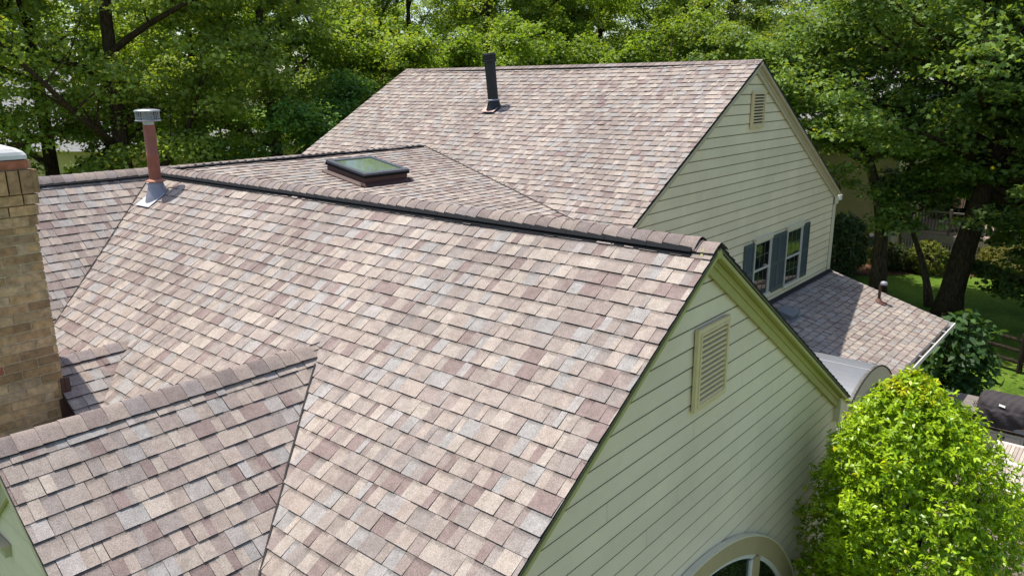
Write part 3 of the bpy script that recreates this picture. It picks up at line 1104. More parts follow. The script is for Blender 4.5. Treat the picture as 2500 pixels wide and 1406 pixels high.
# black pipe on the far roof ---------------------------------------------------------------
bx_, by_ = -10.748, 12.101
bz = R3Z - R3M * (R3Y - by_)
ax = Vector((-0.062, -0.052, 1)).normalized()
mb = MB()
B0 = Vector((bx_, by_, bz))
mb.lathe(B0 + ax * 0.15, [(0.110, 0), (0.110, 0.78)], 22, ax)
bp = mb.build('stove_pipe', M['blackpipe'], house, smooth=True, label='black metal stove pipe with ribbed cap')
mb = MB()
mb.lathe(B0 + ax * 0.88, [(0.11, 0), (0.135, 0.012), (0.138, 0.075), (0.128, 0.08), (0.128, 0.09), (0.140, 0.095), (0.140, 0.118), (0.128, 0.122), (0.128, 0.132), (0.139, 0.137), (0.139, 0.156), (0.125, 0.185), (0.0, 0.195)], 24, ax)
mb.build('cap', M['blackpipe'], bp)
mb = MB()
mb.lathe(B0, [(0.19, -0.12), (0.15, -0.02), (0.125, 0.09), (0.112, 0.14)], 20, (ax + Vector((0.1, 0.05, 0))).normalized())
mb.build('boot', M['blackpipe'], bp, smooth=True)
mb = MB()
mb.lathe(B0 + ax * 0.145, [(0.11, 0.02), (0.145, 0.008), (0.145, -0.012), (0.11, -0.005)], 20, ax)
mb.build('collar', M['lead'], bp)
mb = MB()
N3 = Vector((0, -R3M, 1)).normalized()
V3 = slope(R3M, (0, -1))
mb.box(B0 + N3 * 0.016 + Vector((-0.2, 0, 0)) + V3 * 0.0, V3 * 0.2, (0.34, 0, 0), N3 * 0.005)
mb.build('base_plate', M['pinkplate'], bp)

# skylight ----------------------------------------------------------------------------------
VL = slope(R2L, (1, 0))
NL = Vector((R2L, 0, 1)).normalized()
sx, sy = -10.50, 7.68
o = Vector((sx, sy, R2Z - R2L * (sx - R2X)))
SL, SW = 0.94, 0.90
cb = MB()
cb.prism([o + NL * 0.005, o + VL * SL + NL * 0.005, o + VL * SL + Vector((0, SW, 0)) + NL * 0.005, o + Vector((0, SW, 0)) + NL * 0.005], NL * 0.12)
for e0, e1, d in ((o - VL * 0.04, VL * (SL + 0.1), Vector((0, -0.085, 0))), (o + VL * SL + Vector((0, -0.085, 0)), Vector((0, SW + 0.17, 0)), VL * 0.10), (o + Vector((0, SW, 0)) - VL * 0.04, VL * (SL + 0.1), Vector((0, 0.085, 0)))):
    a = e0 + NL * 0.010
    b = e0 + e1 + NL * 0.010
    cb.prism([a + NL * 0.045, b + NL * 0.045, b + d + NL * 0.008, a + d + NL * 0.008], -NL * 0.004)
sk = cb.build('skylight', M['bronze'], house, label='square skylight with brown curb and grey frame')
fr = MB()
ov, fw_ = 0.02, 0.085
A = o - VL * ov - Vector((0, ov, 0)) + NL * 0.126
l1, l2 = SL + 2 * ov, SW + 2 * ov
Y = Vector((0, 1, 0))
for p, d, e in ((A, VL * l1, Y * fw_), (A + Y * (l2 - fw_), VL * l1, Y * fw_), (A + Y * fw_, VL * fw_, Y * (l2 - 2 * fw_)), (A + VL * (l1 - fw_) + Y * fw_, VL * fw_, Y * (l2 - 2 * fw_))):
    fr.box(p, d, e, NL * 0.075)
fr.build('frame', M['skyframe'], sk, bevel=0.010)
fr = MB()
fr.box(A + VL * -0.004 + Y * -0.004 + NL * 0.001, VL * (l1 + 0.008), Y * (l2 + 0.008), NL * 0.042)
fr.build('gasket', M['black'], sk)
gl = MB()
gl.box(A + VL * (fw_ - 0.01) + Y * (fw_ - 0.01) + NL * 0.044, VL * (l1 - 2 * fw_ + 0.02), Y * (l2 - 2 * fw_ + 0.02), NL * 0.018)
gl.build('pane', M['skyglass'], sk)

# chimney --------------------------------------------------------------------------------------
CX0, CX1, CY0, CY1 = -8.46, -7.665, 1.15, 2.425
CZT = -0.60
BP = [rgb(172, 142, 100), rgb(180, 150, 108), rgb(162, 132, 92), rgb(186, 160, 120), rgb(168, 136, 98), rgb(176, 148, 110), rgb(154, 124, 88), rgb(182, 158, 124)]
RED = rgb(168, 104, 76)
mo = MB()
mo.bx(CX0 + 0.008, CX1 - 0.008, CY0 + 0.008, CY1 - 0.008, -4.6, CZT - 0.02)
ch = mo.build('chimney', M['mortar'], house, label='yellow brown brick chimney with white crown')
br = MB()
r = random.Random(5)
H, BL, J = 0.0760, 0.275, 0.0125


def course(z, h, grow, off, soldier=False, red=0.04, tilt=0.0):
    x0, x1, y0, y1 = CX0 - grow, CX1 + grow, CY0 - grow, CY1 + grow
    bl = 0.098 if soldier else BL
    dep = 0.10
    for sx_, (a0, a1) in (('X', (y0, y1)), ('Y', (x0, x1)), ('x', (y0, y1)), ('y', (x0, x1))):
        t = a0 - (off * bl if sx_ in 'Xx' else (1 - off) * bl)
        while t < a1 - 0.001:
            u0, u1 = max(t, a0), min(t + bl, a1)
            if u1 - u0 > 0.02:
                c = RED if r.random() < red * 0.8 else r.choice(BP)
                k = r.uniform(0.90, 1.32)
                c = tuple(v * k for v in c[:3]) + (1,)
                e = r.uniform(-0.003, 0.004)
                j = 0 if u1 >= a1 - 1e-6 else J
                if sx_ == 'X':
                    br.bx(x1 - dep, x1 + e, u0, u1 - j, z, z + h - J, c)
                elif sx_ == 'x':
                    br.bx(x0 - e, x0 + dep, u0, u1 - j, z, z + h - J, c)
                elif sx_ == 'Y':
                    br.bx(u0 + 0.0015, u1 - j - 0.0015, y1 - dep, y1 - 0.004 + e, z + .001, z + h - J - .001, c)
                else:
                    br.bx(u0 + 0.0015, u1 - j - 0.0015, y0 + 0.004 - e, y0 + dep, z + .001, z + h - J - .001, c)
            t += bl
z = -4.6
i = 0
ztop = CZT
body_top = ztop - 0.085 - 0.215 - 3 * 0.096
while z < body_top - 0.02:
    h = min(H + 0.012, body_top - z)
    if body_top - z < 1.5 * (H + 0.012):
        h = body_top - z
    course(z, h, 0.0, 0.5 if i % 2 else 0.0, red=0.06 if -3.2 < z < -2.6 else 0.02)
    z += h
    i += 1
for g in (0.012, 0.026, 0.040):
    course(z, 0.096, g, 0.5 if i % 2 else 0.0)
    z += 0.096
    i += 1
course(z, 0.215, 0.055, 0.3, soldier=True, red=0.0)
z += 0.215
course(z, 0.085, 0.030, 0.2, red=0.45)
br.build('brickwork', M['brick'], ch)
cr = MB()
cx, cy = (CX0 + CX1) / 2, (CY0 + CY1) / 2
rings = []
for t, hz in ((1.0, 0.0), (1.0, 0.035), (0.97, 0.062), (0.90, 0.092), (0.76, 0.125), (0.5, 0.155), (0.25, 0.168), (0.02, 0.17)):
    hx, hy = (CX1 - CX0) / 2 * t + 0.02, (CY1 - CY0) / 2 * t + 0.02
    rr = 0.05
    ring = []
    for qx, qy, s0 in ((1, 1, 0), (-1, 1, 90), (-1, -1, 180), (1, -1, 270)):
        for d in (0, 30, 60, 90):
            a = math.radians(s0 + d)
            ring.append((cx + qx * max(hx - rr, 0) + rr * math.cos(a), cy + qy * max(hy - rr, 0) + rr * math.sin(a), CZT - 0.004 + hz))
    rings.append(ring)
for a, b in zip(rings[:-1], rings[1:]):
    for k in range(16):
        cr.face([a[k], a[(k + 1) % 16], b[(k + 1) % 16], b[k]])
cr.face(rings[-1])
cr.build('crown', M['crown'], ch, smooth=True)
fs = MB()
xw = CX1 + 0.006
yy = CY1
steps = [(2.428, 2.395, -2.66), (2.395, 2.36, -2.86), (2.36, 2.16, -3.06), (2.16, 1.95, -3.20), (1.95, 1.7, -3.36)]
for ya, yb, zt in steps:
    fs.bx(xw, xw + 0.012, yb, ya, -4.2, zt)
fs.bx(CX1 - 0.02, xw + 0.012, CY1 + 0.006, CY1 + 0.05, -4.0, -2.66)
fs.box((CX1 - 0.01, CY1 + 0.0, -2.96), (0.14, 0, -0.11), (0, 0.05, 0), (0, 0, -0.5))
fs.build('step_flashing', M['bronze'], ch)


# ------------------------------------------------------------------ foliage
def leaf_mesh(name, C, Nrm, size, cols, mat, shape='diamond', seed=0, dirs=None, bend=0.15):
    """one mesh of many small leaves: centres C, normals Nrm, sizes, colours"""
    rs = np.random.RandomState(seed)
    n = len(C)
    Nrm = Nrm / np.linalg.norm(Nrm, axis=1, keepdims=True)
    T = dirs if dirs is not None else rs.normal(size=(n, 3))
    T = T - Nrm * np.sum(T * Nrm, axis=1, keepdims=True)
    T /= np.linalg.norm(T, axis=1, keepdims=True) + 1e-9
    B = np.cross(Nrm, T)
    if shape == 'diamond':
        prof = [(-0.5, 0, 0), (0.02, -0.40, 1), (0.5, 0, -0.4), (0.02, 0.40, 1)]
    elif shape == 'lance':
        prof = [(0.0, 0, 0), (0.32, -0.19, 0.8), (0.72, -0.16, 0.7), (1.0, 0, -0.3), (0.72, 0.16, 0.7), (0.32, 0.19, 0.8)]
    elif shape == 'maple':
        prof = [(-0.42, 0.0, 0), (-0.30, -0.34, .6), (0.0, -0.24, .5), (0.08, -0.52, .4), (0.22, -0.20, .6), (0.55, 0.0, -.5), (0.22, 0.20, .6), (0.08, 0.52, .4), (0.0, 0.24, .5), (-0.30, 0.34, .6)]
    k = len(prof)
    s = size.reshape(-1, 1)
    V = np.empty((n, k, 3), np.float32)
    for i, (a, b, c) in enumerate(prof):
        V[:, i] = C + T * a * s + B * b * s + Nrm * c * bend * s
    me = bpy.data.meshes.new(name)
    me.vertices.add(n * k)
    me.vertices.foreach_set("co", V.ravel())
    me.loops.add(n * k)
    me.loops.foreach_set("vertex_index", np.arange(n * k, dtype=np.int32))
    me.polygons.add(n)
    me.polygons.foreach_set("loop_start", np.arange(0, n * k, k, dtype=np.int32))
    me.polygons.foreach_set("loop_total", np.full(n, k, np.int32))
    at = me.attributes.new("Col", 'FLOAT_COLOR', 'FACE')
    cc = np.ones((n, 4), np.float32)
    cc[:, :3] = cols
    at.data.foreach_set("color", cc.ravel())
    me.materials.append(mat)
    me.update(calc_edges=True)
    return me


def leaf_colors(rs, n, cl, base, light, yellow=0.03):
    """colours per leaf: cl = cluster value in 0..1 per leaf"""
    base, light = np.array(base[:3]), np.array(light[:3])
    t = np.clip(cl * 0.6 + rs.rand(n) * 0.45 - 0.02, 0, 1).reshape(-1, 1)
    c = base * (1 - t) + light * t
    c *= rs.uniform(0.82, 1.2, (n, 1))
    y = rs.rand(n) < yellow
    c[y] = c[y] * np.array([1.9, 1.3, 0.6])
    return c


def tree_meshes(seed, H, r0, cbase, crad, nleaf, lsize, base, light, mat, bark, lean=(0, 0), nlimb=13, shape='diamond', flat=0.42, cspread=0.75, droop=0.0, fill=0.35, upright=0.5, limbs=None, trunk_pts=None, bare=0.3):
    rs = np.random.RandomState(seed)
    mb = MB()
    if trunk_pts is None:
        n = 9
        pts = []
        for i in range(n + 1):
            t = i / n
            wx, wy = math.sin(t * 5 + seed) * 0.03 * H * 0.25, math.cos(t * 4.1 + seed * 2) * 0.03 * H * 0.25
            pts.append(Vector((lean[0] * H * t ** 1.3 + wx * t, lean[1] * H * t ** 1.3 + wy * t, 0.93 * H * t)))
        rad = [r0 * (1.35 if i == 0 else 1.0) * (1 - 0.93 * (i / n)) ** 0.85 + 0.012 for i in range(n + 1)]
    else:
        pts = [Vector(p) for p in trunk_pts]
        n = len(pts) - 1
        rad = [r0 * (1.30 if i == 0 else 1.0) * (1 - 0.93 * (i / n)) ** 0.85 + 0.012 for i in range(n + 1)]
    mb.tube(pts, rad, 10)

    def trunk_at(t):
        f = t * n
        i = min(int(f), n - 1)
        return pts[i].lerp(pts[i + 1], f - i), rad[i] + (rad[i + 1] - rad[i]) * (f - i)
    centres = []
    specs = []
    for k in range(nlimb):
        t = cbase + (0.93 - cbase) * (k + rs.rand() * 0.6) / nlimb
        az = k * 2.39996 + rs.uniform(-.4, .4)
        prof = math.sin(math.pi * min(1, max(0.12, (1.08 - (t - cbase) / (1 - cbase) * 0.98)) * 0.62)) if True else 1
        L = crad * (0.55 + 0.5 * prof) * rs.uniform(0.8, 1.1)
        L *= 1.0 if t < 0.75 else max(0.35, 1 - (t - 0.75) * 2.2)
        el = math.radians(rs.uniform(12, 38) + 35 * max(0, t - 0.6) * upright * 2)
        specs.append((t, az, L, el))
    if limbs:
        specs += limbs
    for t, az, L, el in specs:
        p, rr = trunk_at(t)
        d = Vector((math.cos(az) * math.cos(el), math.sin(az) * math.cos(el), math.sin(el)))
        lp, lr = [p.copy()], [rr * 0.55]
        q = p.copy()
        m = 6
        for j in range(m):
            d = (d + Vector((rs.normal() * 0.13, rs.normal() * 0.13, 0.05 + rs.normal() * 0.08 - droop))).normalized()
            q = q + d * (L / m)
            lp.append(q.copy())
            lr.append(max(0.012, rr * 0.55 * (1 - (j + 1) / m) ** 0.9 + 0.012))
        mb.tube(lp, lr, 6, cap=False)
        for j in range(2, m + 1):
            for _ in range(2):
                sd = (d + Vector((rs.normal() * 0.8, rs.normal() * 0.8, rs.normal() * 0.25 + 0.1 - droop))).normalized()
                sl_ = L * rs.uniform(0.18, 0.38)
                s0 = lp[j]
                s1 = s0 + sd * sl_ * 0.5
                s2 = s1 + (sd + Vector((rs.normal() * .25, rs.normal() * .25, rs.normal() * .15 - droop))).normalized() * sl_ * 0.5
                mb.tube([s0, s1, s2], [max(0.012, lr[j] * 0.6), 0.014, 0.006], 4, cap=False)
                centres += [tuple(s1), tuple(s2)]
        centres.append(tuple(lp[-1]))
        centres.append(tuple(lp[-2]))
    centres = np.array(centres)
    # fill the crown's volume so that it reads as one canopy with gaps
    nf = int(len(centres) * fill)
    if nf:
        a, b = rs.randint(0, len(centres), nf), rs.randint(0, len(centres), nf)
        w = rs.rand(nf, 1) * 0.6 + 0.2
        centres = np.vstack([centres, centres[a] * w + centres[b] * (1 - w)])
    nc = len(centres)
    per = rs.dirichlet(np.ones(nc) * 3.0) * nleaf
    per = np.maximum(6, per.astype(int))
    idx = np.repeat(np.arange(nc), per)
    nl = len(idx)
    csz = rs.uniform(0.6, 1.25, nc) * cspread
    off = rs.normal(size=(nl, 3))
    off /= np.linalg.norm(off, axis=1, keepdims=True)
    off *= (rs.rand(nl, 1) ** 0.5)
    off[:, 2] *= flat
    C = centres[idx] + off * csz[idx].reshape(-1, 1)
    # leaf layers dip at their rim
    C[:, 2] -= (off[:, 0] ** 2 + off[:, 1] ** 2) * csz[idx] * 0.22
    Nn = rs.normal(size=(nl, 3)) * 0.55 + np.array([0, 0, 0.95]) + off * 0.5
    cl = rs.rand(nc)[idx]
    cols = leaf_colors(rs, nl, cl, base, light)
    size = lsize * rs.uniform(0.65, 1.3, nl)
    crown = leaf_mesh('crown', C, Nn, size, cols, mat, shape, seed + 1)
    trunk = mb.mesh('trunk', bark, smooth=True)
    return trunk, crown


def place_tree(name, meshes, loc, rot=0.0, sc=1.0, label=None, group=None, cat='tree'):
    t = thing(name, label, cat, loc, group)
    t.rotation_euler = (0, 0, rot)
    t.scale = (sc, sc, sc)
    for nm, me in zip(('trunk', 'crown'), meshes):
        o = bpy.data.objects.new(nm, me)
        COL.objects.link(o)
        o.parent = t
    return t


def polar(hd, d):
    a = math.radians(hd)
    return (math.sin(a) * d, math.cos(a) * d, G)


DG, LG = rgb(112, 130, 58), rgb(162, 180, 90)          # woodland greens
MG, ML = rgb(76, 104, 50), rgb(138, 166, 80)          # maple greens
YG, YL = rgb(100, 126, 44), rgb(152, 172, 72)        # young bright greens
PG, PL = rgb(116, 132, 76), rgb(168, 178, 118)       # pale far greens
wood = [
    tree_meshes(101, 17.0, 0.30, 0.16, 5.6, 46000, 0.135, DG, LG, M['leaf_bright'], M['bark']),
    tree_meshes(102, 16.0, 0.26, 0.20, 5.0, 43000, 0.135, DG, LG, M['leaf_bright'], M['bark2'], (0.03, 0.02)),
    tree_meshes(103, 15.0, 0.24, 0.14, 5.2, 46000, 0.13, rgb(110, 132, 48), rgb(168, 186, 76), M['leaf_bright'], M['bark'], (-0.03, 0.02)),
]
bright = [
    tree_meshes(111, 10.5, 0.16, 0.12, 3.9, 46000, 0.15, YG, YL, M['leaf_bright'], M['bark2'], nlimb=11),
    tree_meshes(112, 9.0, 0.14, 0.10, 3.6, 42000, 0.145, rgb(104, 130, 46), rgb(154, 174, 70), M['leaf_bright'], M['bark'], nlimb=11),
]
pale = tree_meshes(121, 17.0, 0.24, 0.16, 4.6, 46000, 0.14, PG, PL, M['leaf_bright'], M['bark2'])
fern = tree_meshes(131, 7.6, 0.13, 0.10, 3.2, 42000, 0.12, rgb(62, 100, 44), rgb(104, 142, 62), M['leaf'], M['bark'], nlimb=12, flat=0.3, droop=0.05)

front = [  # heading, distance, variant, rotation, scale, label
    (-75.5, 27.5, 1, 0.4, 1.0, 'leaning dark tree at the left edge behind the chimney top'),
    (-71.2, 29.5, 0, 1.9, 0.95, 'dark tree with straight trunk just right of the chimney top'),
    (-66.9, 27.0, 0, 4.2, 1.05, 'tall tree with thick dark trunk behind the red flue'),
    (-57.0, 28.5, 1, 2.6, 1.0, 'tall tree with forked branches left of the far roof'),
    (-62.0, 33.0, 2, 0.2, 1.0, 'leafy tree between two dark trunks behind the back ridge'),
]
for hd, d, k, ro, sc, lb in front:
    place_tree('woodland_tree', wood[k], polar(hd, d), ro, sc, lb, 'woodland trees behind the house')
place_tree('feathery_tree', fern, polar(-53.6, 25.5), 0.6, 1.0, 'low feathery green tree against the left rake of the far roof')
rr_ = random.Random(3)
for hd, d, k, sc, lb in ((-49.5, 31, 0, .95, 'bright young tree at the left end of the far ridge'), (-45.0, 33, 1, 1.08, 'bright young tree left of the black stove pipe'),
                         (-40.0, 33, 0, 0.95, 'bright young tree right of the black stove pipe'), (-34.5, 34, 1, 1.05, 'bright low tree behind the middle of the far ridge'),
                         (-29.0, 35, 0, 0.98, 'bright low tree behind the right end of the far ridge')):
    place_tree('young_tree', bright[k], polar(hd, d), rr_.uniform(0, 6), sc, lb, 'bright young trees behind the far ridge')
for i, hd in enumerate((-81, -51, -47, -42.5, -38, -33.5, -28.5)):
    place_tree('woodland_tree', wood[i % 3], polar(hd + rr_.uniform(-.6, .6), rr_.uniform(36, 41)), rr_.uniform(0, 6), rr_.uniform(0.92, 1.08),
               'tall green tree in the second row behind the house', 'second row of woodland trees')
for i, hd in enumerate((-84, -79, -74.5, -70, -65.5, -61, -56.5, -52, -47.5, -43, -38.5, -34, -30)):
    place_tree('woodland_tree', wood[(i + 1) % 3], polar(hd + rr_.uniform(-.8, .8), rr_.uniform(54, 60)), rr_.uniform(0, 6), rr_.uniform(1.0, 1.15),
               'tall distant tree in the back row of the wood', 'back row of woodland trees')
for i, hd in enumerate((-27, -23, -19.5, -15.5, -11, -6.5, -2.5, 1.5)):
    place_tree('pale_tree', pale, polar(hd + rr_.uniform(-.8, .8), rr_.uniform(50, 62)), rr_.uniform(0, 6), rr_.uniform(0.95, 1.15),
               'pale green sunlit tree far behind the garden', 'pale far trees beyond the garden')

# the big garden maples at the right -------------------------------------------------------------
big_pts = [(0, 0, 0), (0.06, 0.04, 0.9), (0.20, 0.14, 2.2), (0.42, 0.30, 3.7), (0.66, 0.50, 5.1), (0.82, 0.62, 6.2), (0.90, 0.7, 7.4), (0.9, 0.8, 8.6), (0.85, 0.9, 9.9), (0.8, 1.0, 11.3), (0.7, 1.0, 12.8)]
big = tree_meshes(141, 13.5, 0.40, 0.46, 5.8, 74000, 0.15, MG, ML, M['leaf'], M['bark'], nlimb=20, shape='maple', trunk_pts=big_pts, flat=0.30, cspread=0.85, fill=0.5,
                  limbs=[(0.40, 3.3, 6.6, 0.25), (0.44, 2.9, 6.8, 0.5), (0.40, 4.2, 5.0, 0.15), (0.44, -0.4, 4.2, -0.2), (0.5, 3.6, 6.0, 0.55), (0.52, 2.4, 6.0, 0.5), (0.36, -0.2, 4.6, 0.1), (0.36, -0.3, 4.4, -0.5), (0.34, 0.1, 3.6, -0.6), (0.40, 0.4, 4.4, -0.3), (0.46, 3.9, 4.5, -0.1), (0.5, -1.6, 6.6, 0.35), (0.60, -2.0, 6.8, 0.45), (0.64, -1.25, 6.4, 0.5), (0.64, -2.5, 6.4, 0.45)])
place_tree('maple_tree', big, (-4.85, 28.1, G), 0, 1.0, 'large maple with thick leaning dark trunk on the lawn')
m2_pts = [(0, 0, 0), (-0.05, 0.03, 1.3), (-0.13, 0.08, 2.6), (-0.35, 0.10, 3.6), (-0.75, 0.08, 4.7), (-1.25, 0.0, 5.9), (-1.6, -0.1, 7.0), (-1.8, -0.2, 8.2), (-1.9, -0.2, 9.4)]
m2 = tree_meshes(151, 9.5, 0.26, 0.50, 4.0, 38000, 0.15, MG, ML, M['leaf'], M['bark2'], nlimb=12, shape='maple', trunk_pts=m2_pts, flat=0.32, cspread=0.8, fill=0.4,
                 limbs=[(0.34, 0.5, 3.4, 0.9), (0.36, 0.1, 3.0, 0.7), (0.5, 2.6, 3.6, 0.4), (0.6, 3.4, 4.0, 0.3), (0.55, -1.6, 3.2, 0.3), (0.36, 0.3, 3.6, 0.05), (0.40, -0.35, 3.4, 0.1), (0.44, 0.9, 3.4, 0.0), (0.33, -0.9, 2.6, 0.0)])
place_tree('maple_tree', m2, (-7.45, 29.6, G), 0, 1.0, 'smaller forked maple beside the far gable wall')
m3_pts = [(0, 0, 0), (-0.2, 0.1, 0.8), (-0.55, 0.3, 1.7), (-0.95, 0.5, 2.5), (-1.2, 0.6, 3.3), (-1.35, 0.7, 4.1)]
m3 = tree_meshes(161, 4.2, 0.13, 0.72, 1.3, 2600, 0.17, rgb(84, 106, 70), rgb(138, 156, 112), M['leaf'], M['bark2'], nlimb=6, shape='maple', trunk_pts=m3_pts, flat=0.35, cspread=0.42, fill=0.2)
place_tree('young_maple', m3, (-5.6, 29.2, G), 0, 1.0, 'thin leaning young tree left of the thick trunk')
back_maple = tree_meshes(171, 12.0, 0.22, 0.14, 5.2, 36000, 0.16, MG, rgb(138, 160, 70), M['leaf'], M['bark'], nlimb=16, flat=0.35)
for (x, y, ro, sc, lb) in ((-1.0, 40.5, 1.0, 1.0, 'dense maple at the right edge beyond the lawn'), (-9.5, 44.5, 2.2, 1.05, 'dense tree behind the tan neighbouring house'),
                           (-16.5, 38.5, 3.1, 0.9, 'dense tree behind the right rake of the far gable'), (-5.5, 43.5, 4.5, 0.9, 'dense tree behind the wooden deck'), (0.8, 44.5, 0.3, 0.9, 'dense tree beyond the right end of the deck'), (-13.5, 29.8, 5.2, 0.80, 'leafy tree just behind the far gable peak')):
    place_tree('dense_tree', back_maple, (x, y, G), ro, sc, lb, 'dense trees around the right garden')


# shrubs --------------------------------------------------------------------------------------------
def blob(name, label, cat, loc, rx, ry, h, nshoot, per, lsize, base, light, mat, seed, shape='lance', profile=None, group=None, stem=0.05, yellow=0.04, tips=0.0, inner=0.35, lean=(0, 0)):
    rs = np.random.RandomState(seed)
    root = thing(name, label, cat, loc, group)
    u = rs.rand(nshoot)
    az = rs.uniform(0, 2 * np.pi, nshoot)
    hz = u * h
    pr = profile if profile else (lambda t: math.sqrt(max(0.0, 1 - (2 * t - 1) ** 2 * 0.96)))
    rad = np.array([pr(t) for t in u])
    lump = 1 + 0.10 * np.sin(az * 3 + u * 9 + seed) + 0.07 * np.sin(az * 7 - u * 14) + 0.075 * np.sin(az * 10 + 3 * np.sin(u * 13 + seed)) * np.sin(u * 27 + az * 2) + rs.normal(size=nshoot) * 0.04
    deep = np.where(rs.rand(nshoot) < inner, rs.uniform(0.55, 0.92, nshoot), np.where(rs.rand(nshoot) < 0.06, rs.uniform(1.04, 1.13, nshoot), rs.uniform(0.92, 1.04, nshoot)))
    q = rad * lump * deep
    C0 = np.stack([np.cos(az) * q * rx, np.sin(az) * q * ry, hz + rs.normal(size=nshoot) * 0.03], 1)
    C0[:, 0] += lean[0] * u ** 2
    C0[:, 1] += lean[1] * u ** 2
    D = np.stack([np.cos(az) * 0.8, np.sin(az) * 0.8, 0.35 + u * 0.9], 1) + rs.normal(size=(nshoot, 3)) * 0.35
    D /= np.linalg.norm(D, axis=1, keepdims=True)
    idx = np.repeat(np.arange(nshoot), per)
    nl = len(idx)
    dirs = D[idx] * 0.55 + rs.normal(size=(nl, 3)) * 0.75
    dirs /= np.linalg.norm(dirs, axis=1, keepdims=True)
    C = C0[idx] - D[idx] * rs.rand(nl, 1) * lsize * 1.3
    Nn = D[idx] * 0.9 + rs.normal(size=(nl, 3)) * 0.45 + np.array([0, 0, 0.25])
    cl = rs.rand(nshoot)[idx]
    cols = leaf_colors(rs, nl, cl, base, light, yellow)
    if tips:
        tp = ((rs.rand(nshoot) < tips * 0.5) | ((u > 0.965) & (rs.rand(nshoot) < 0.35)))[idx]
        cols[tp] = cols[tp] * np.array([1.5, 1.05, 0.55])
    size = lsize * rs.uniform(0.7, 1.2, nl)
    me = leaf_mesh('foliage', C, Nn, size, cols, mat, shape, seed + 1, dirs=dirs)
    o = bpy.data.objects.new('foliage', me)
    COL.objects.link(o)
    o.parent = root
    st = MB()
    for k in range(7):
        a = k * 0.9
        st.tube([(0.05 * math.cos(a), 0.05 * math.sin(a), 0), (rx * .3 * math.cos(a), ry * .3 * math.sin(a), h * 0.45), (rx * .5 * math.cos(a), ry * .5 * math.sin(a), h * 0.8)], [stem, stem * .7, stem * .25], 6)
    sm = st.mesh('stem', M['bark2'], True)
    so_ = bpy.data.objects.new('stem', sm)
    COL.objects.link(so_)
    so_.parent = root
    return root


BT = -2.86 - G


def bush_profile(t):
    z = t * BT
    d = BT - z
    return float(np.interp(d, [0, .06, .2, .42, .85, 1.3, 1.75, 2.2, 5], [.07, .20, .37, .61, .84, .98, 1.05, 1.08, 1.08]))


blob('glossy_bush', 'big bright green rounded bush against the near gable wall', 'bush', (-1.35, 8.24, G), 0.95, 0.97, BT, 14500, 7, 0.058,
     rgb(82, 126, 14), rgb(186, 212, 40), M['leaf_glossy'], 201, profile=bush_profile, lean=(-0.24, -0.20), tips=0.03, inner=0.6, yellow=0.012)
blob('evergreen_shrub', 'dark glossy shrub in the mulch bed by the tan house', 'shrub', (-9.55, 32.0, G), 0.95, 0.9, 2.5, 900, 8, 0.17,
     rgb(50, 72, 38), rgb(116, 138, 88), M['leaf_glossy'], 211)
blob('yellow_shrub', 'yellow green shrub left of the thick trunk', 'shrub', (-6.9, 34.4, G), 0.75, 0.7, 1.35, 700, 8, 0.09,
     rgb(90, 104, 38), rgb(132, 142, 58), M['leaf'], 221)
blob('yellow_shrub', 'wide yellow shrub right of the thick trunk', 'shrub', (-4.3, 36.0, G), 1.0, 0.8, 1.35, 1100, 8, 0.09,
     rgb(96, 104, 46), rgb(138, 140, 64), M['leaf'], 222)
blob('low_shrub', 'low dark green shrub below the deck railing', 'shrub', (-8.2, 34.2, G), 0.9, 0.6, 1.1, 700, 8, 0.10,
     rgb(48, 66, 34), rgb(98, 116, 58), M['leaf'], 223)
blob('broadleaf_plant', 'large leaved dark green plant between gutter and counter', 'plant', (-3.15, 20.6, G), 0.85, 0.75, 2.25, 260, 5, 0.27,
     rgb(50, 80, 44), rgb(86, 118, 66), M['leaf'], 231, inner=0.5)
for x, y, h_, lb in ((-8.6, 42.6, 3.4, 'tall dark hedge shrub behind the left end of the deck'), (-5.6, 43.0, 3.0, 'tall dark hedge shrub behind the closed umbrella'), (-2.4, 42.4, 3.6, 'tall dark hedge shrub behind the right end of the deck'), (0.6, 41.0, 3.2, 'tall dark hedge shrub right of the deck')):
    blob('hedge_shrub', lb, 'shrub', (x, y, G), 2.0, 1.3, h_, 1500, 6, 0.2, rgb(58, 80, 36), rgb(110, 132, 58), M['leaf'], int(300 + x * 7 + h_), group='hedge shrubs behind the deck')
edge_tree = tree_meshes(181, 9.5, 0.2, 0.07, 3.9, 44000, 0.15, rgb(66, 88, 44), rgb(116, 140, 66), M['leaf'], M['bark'], nlimb=17, shape='maple', flat=0.3, droop=0.07, cspread=0.65)
place_tree('maple_tree', edge_tree, (-0.7, 27.6, G), 0.7, 1.0, 'maple at the right edge with sprays hanging low over the lawn')
place_tree('maple_tree', edge_tree, (2.4, 23.0, G), 2.6, 1.05, 'maple just past the right edge shading the fence')

# ------------------------------------------------------------------ outdoor kitchen
kit = thing('outdoor_counter', 'brick outdoor kitchen counter with grey stone top on the patio', 'counter', (-3, 18.2, G))
base = MB()
r = random.Random(8)
KB = [rgb(104, 84, 66), rgb(120, 98, 78), rgb(88, 70, 56), rgb(132, 112, 92)]
for zi in range(9):
    z0 = G + 0.02 + zi * 0.094
    x = -6.2 - (0.13 if zi % 2 else 0)
    while x < 0.6:
        c = r.choice(KB)
        base.bx(x, x + 0.252, 17.79, 17.9, z0, z0 + 0.084, c)
        x += 0.26
base.bx(-6.2, 0.6, 17.80, 18.62, G + 0.02, G + 0.868, KB[2])
base.build('base', M['darkbrick'], kit)
tp = MB()
tp.bx(-6.25, -2.255, 17.72, 18.67, G + 0.872, G + 0.925)
tp.bx(-1.33, 0.7, 17.72, 18.67, G + 0.872, G + 0.925)
tp.bx(-2.255, -1.33, 18.45, 18.67, G + 0.872, G + 0.925)
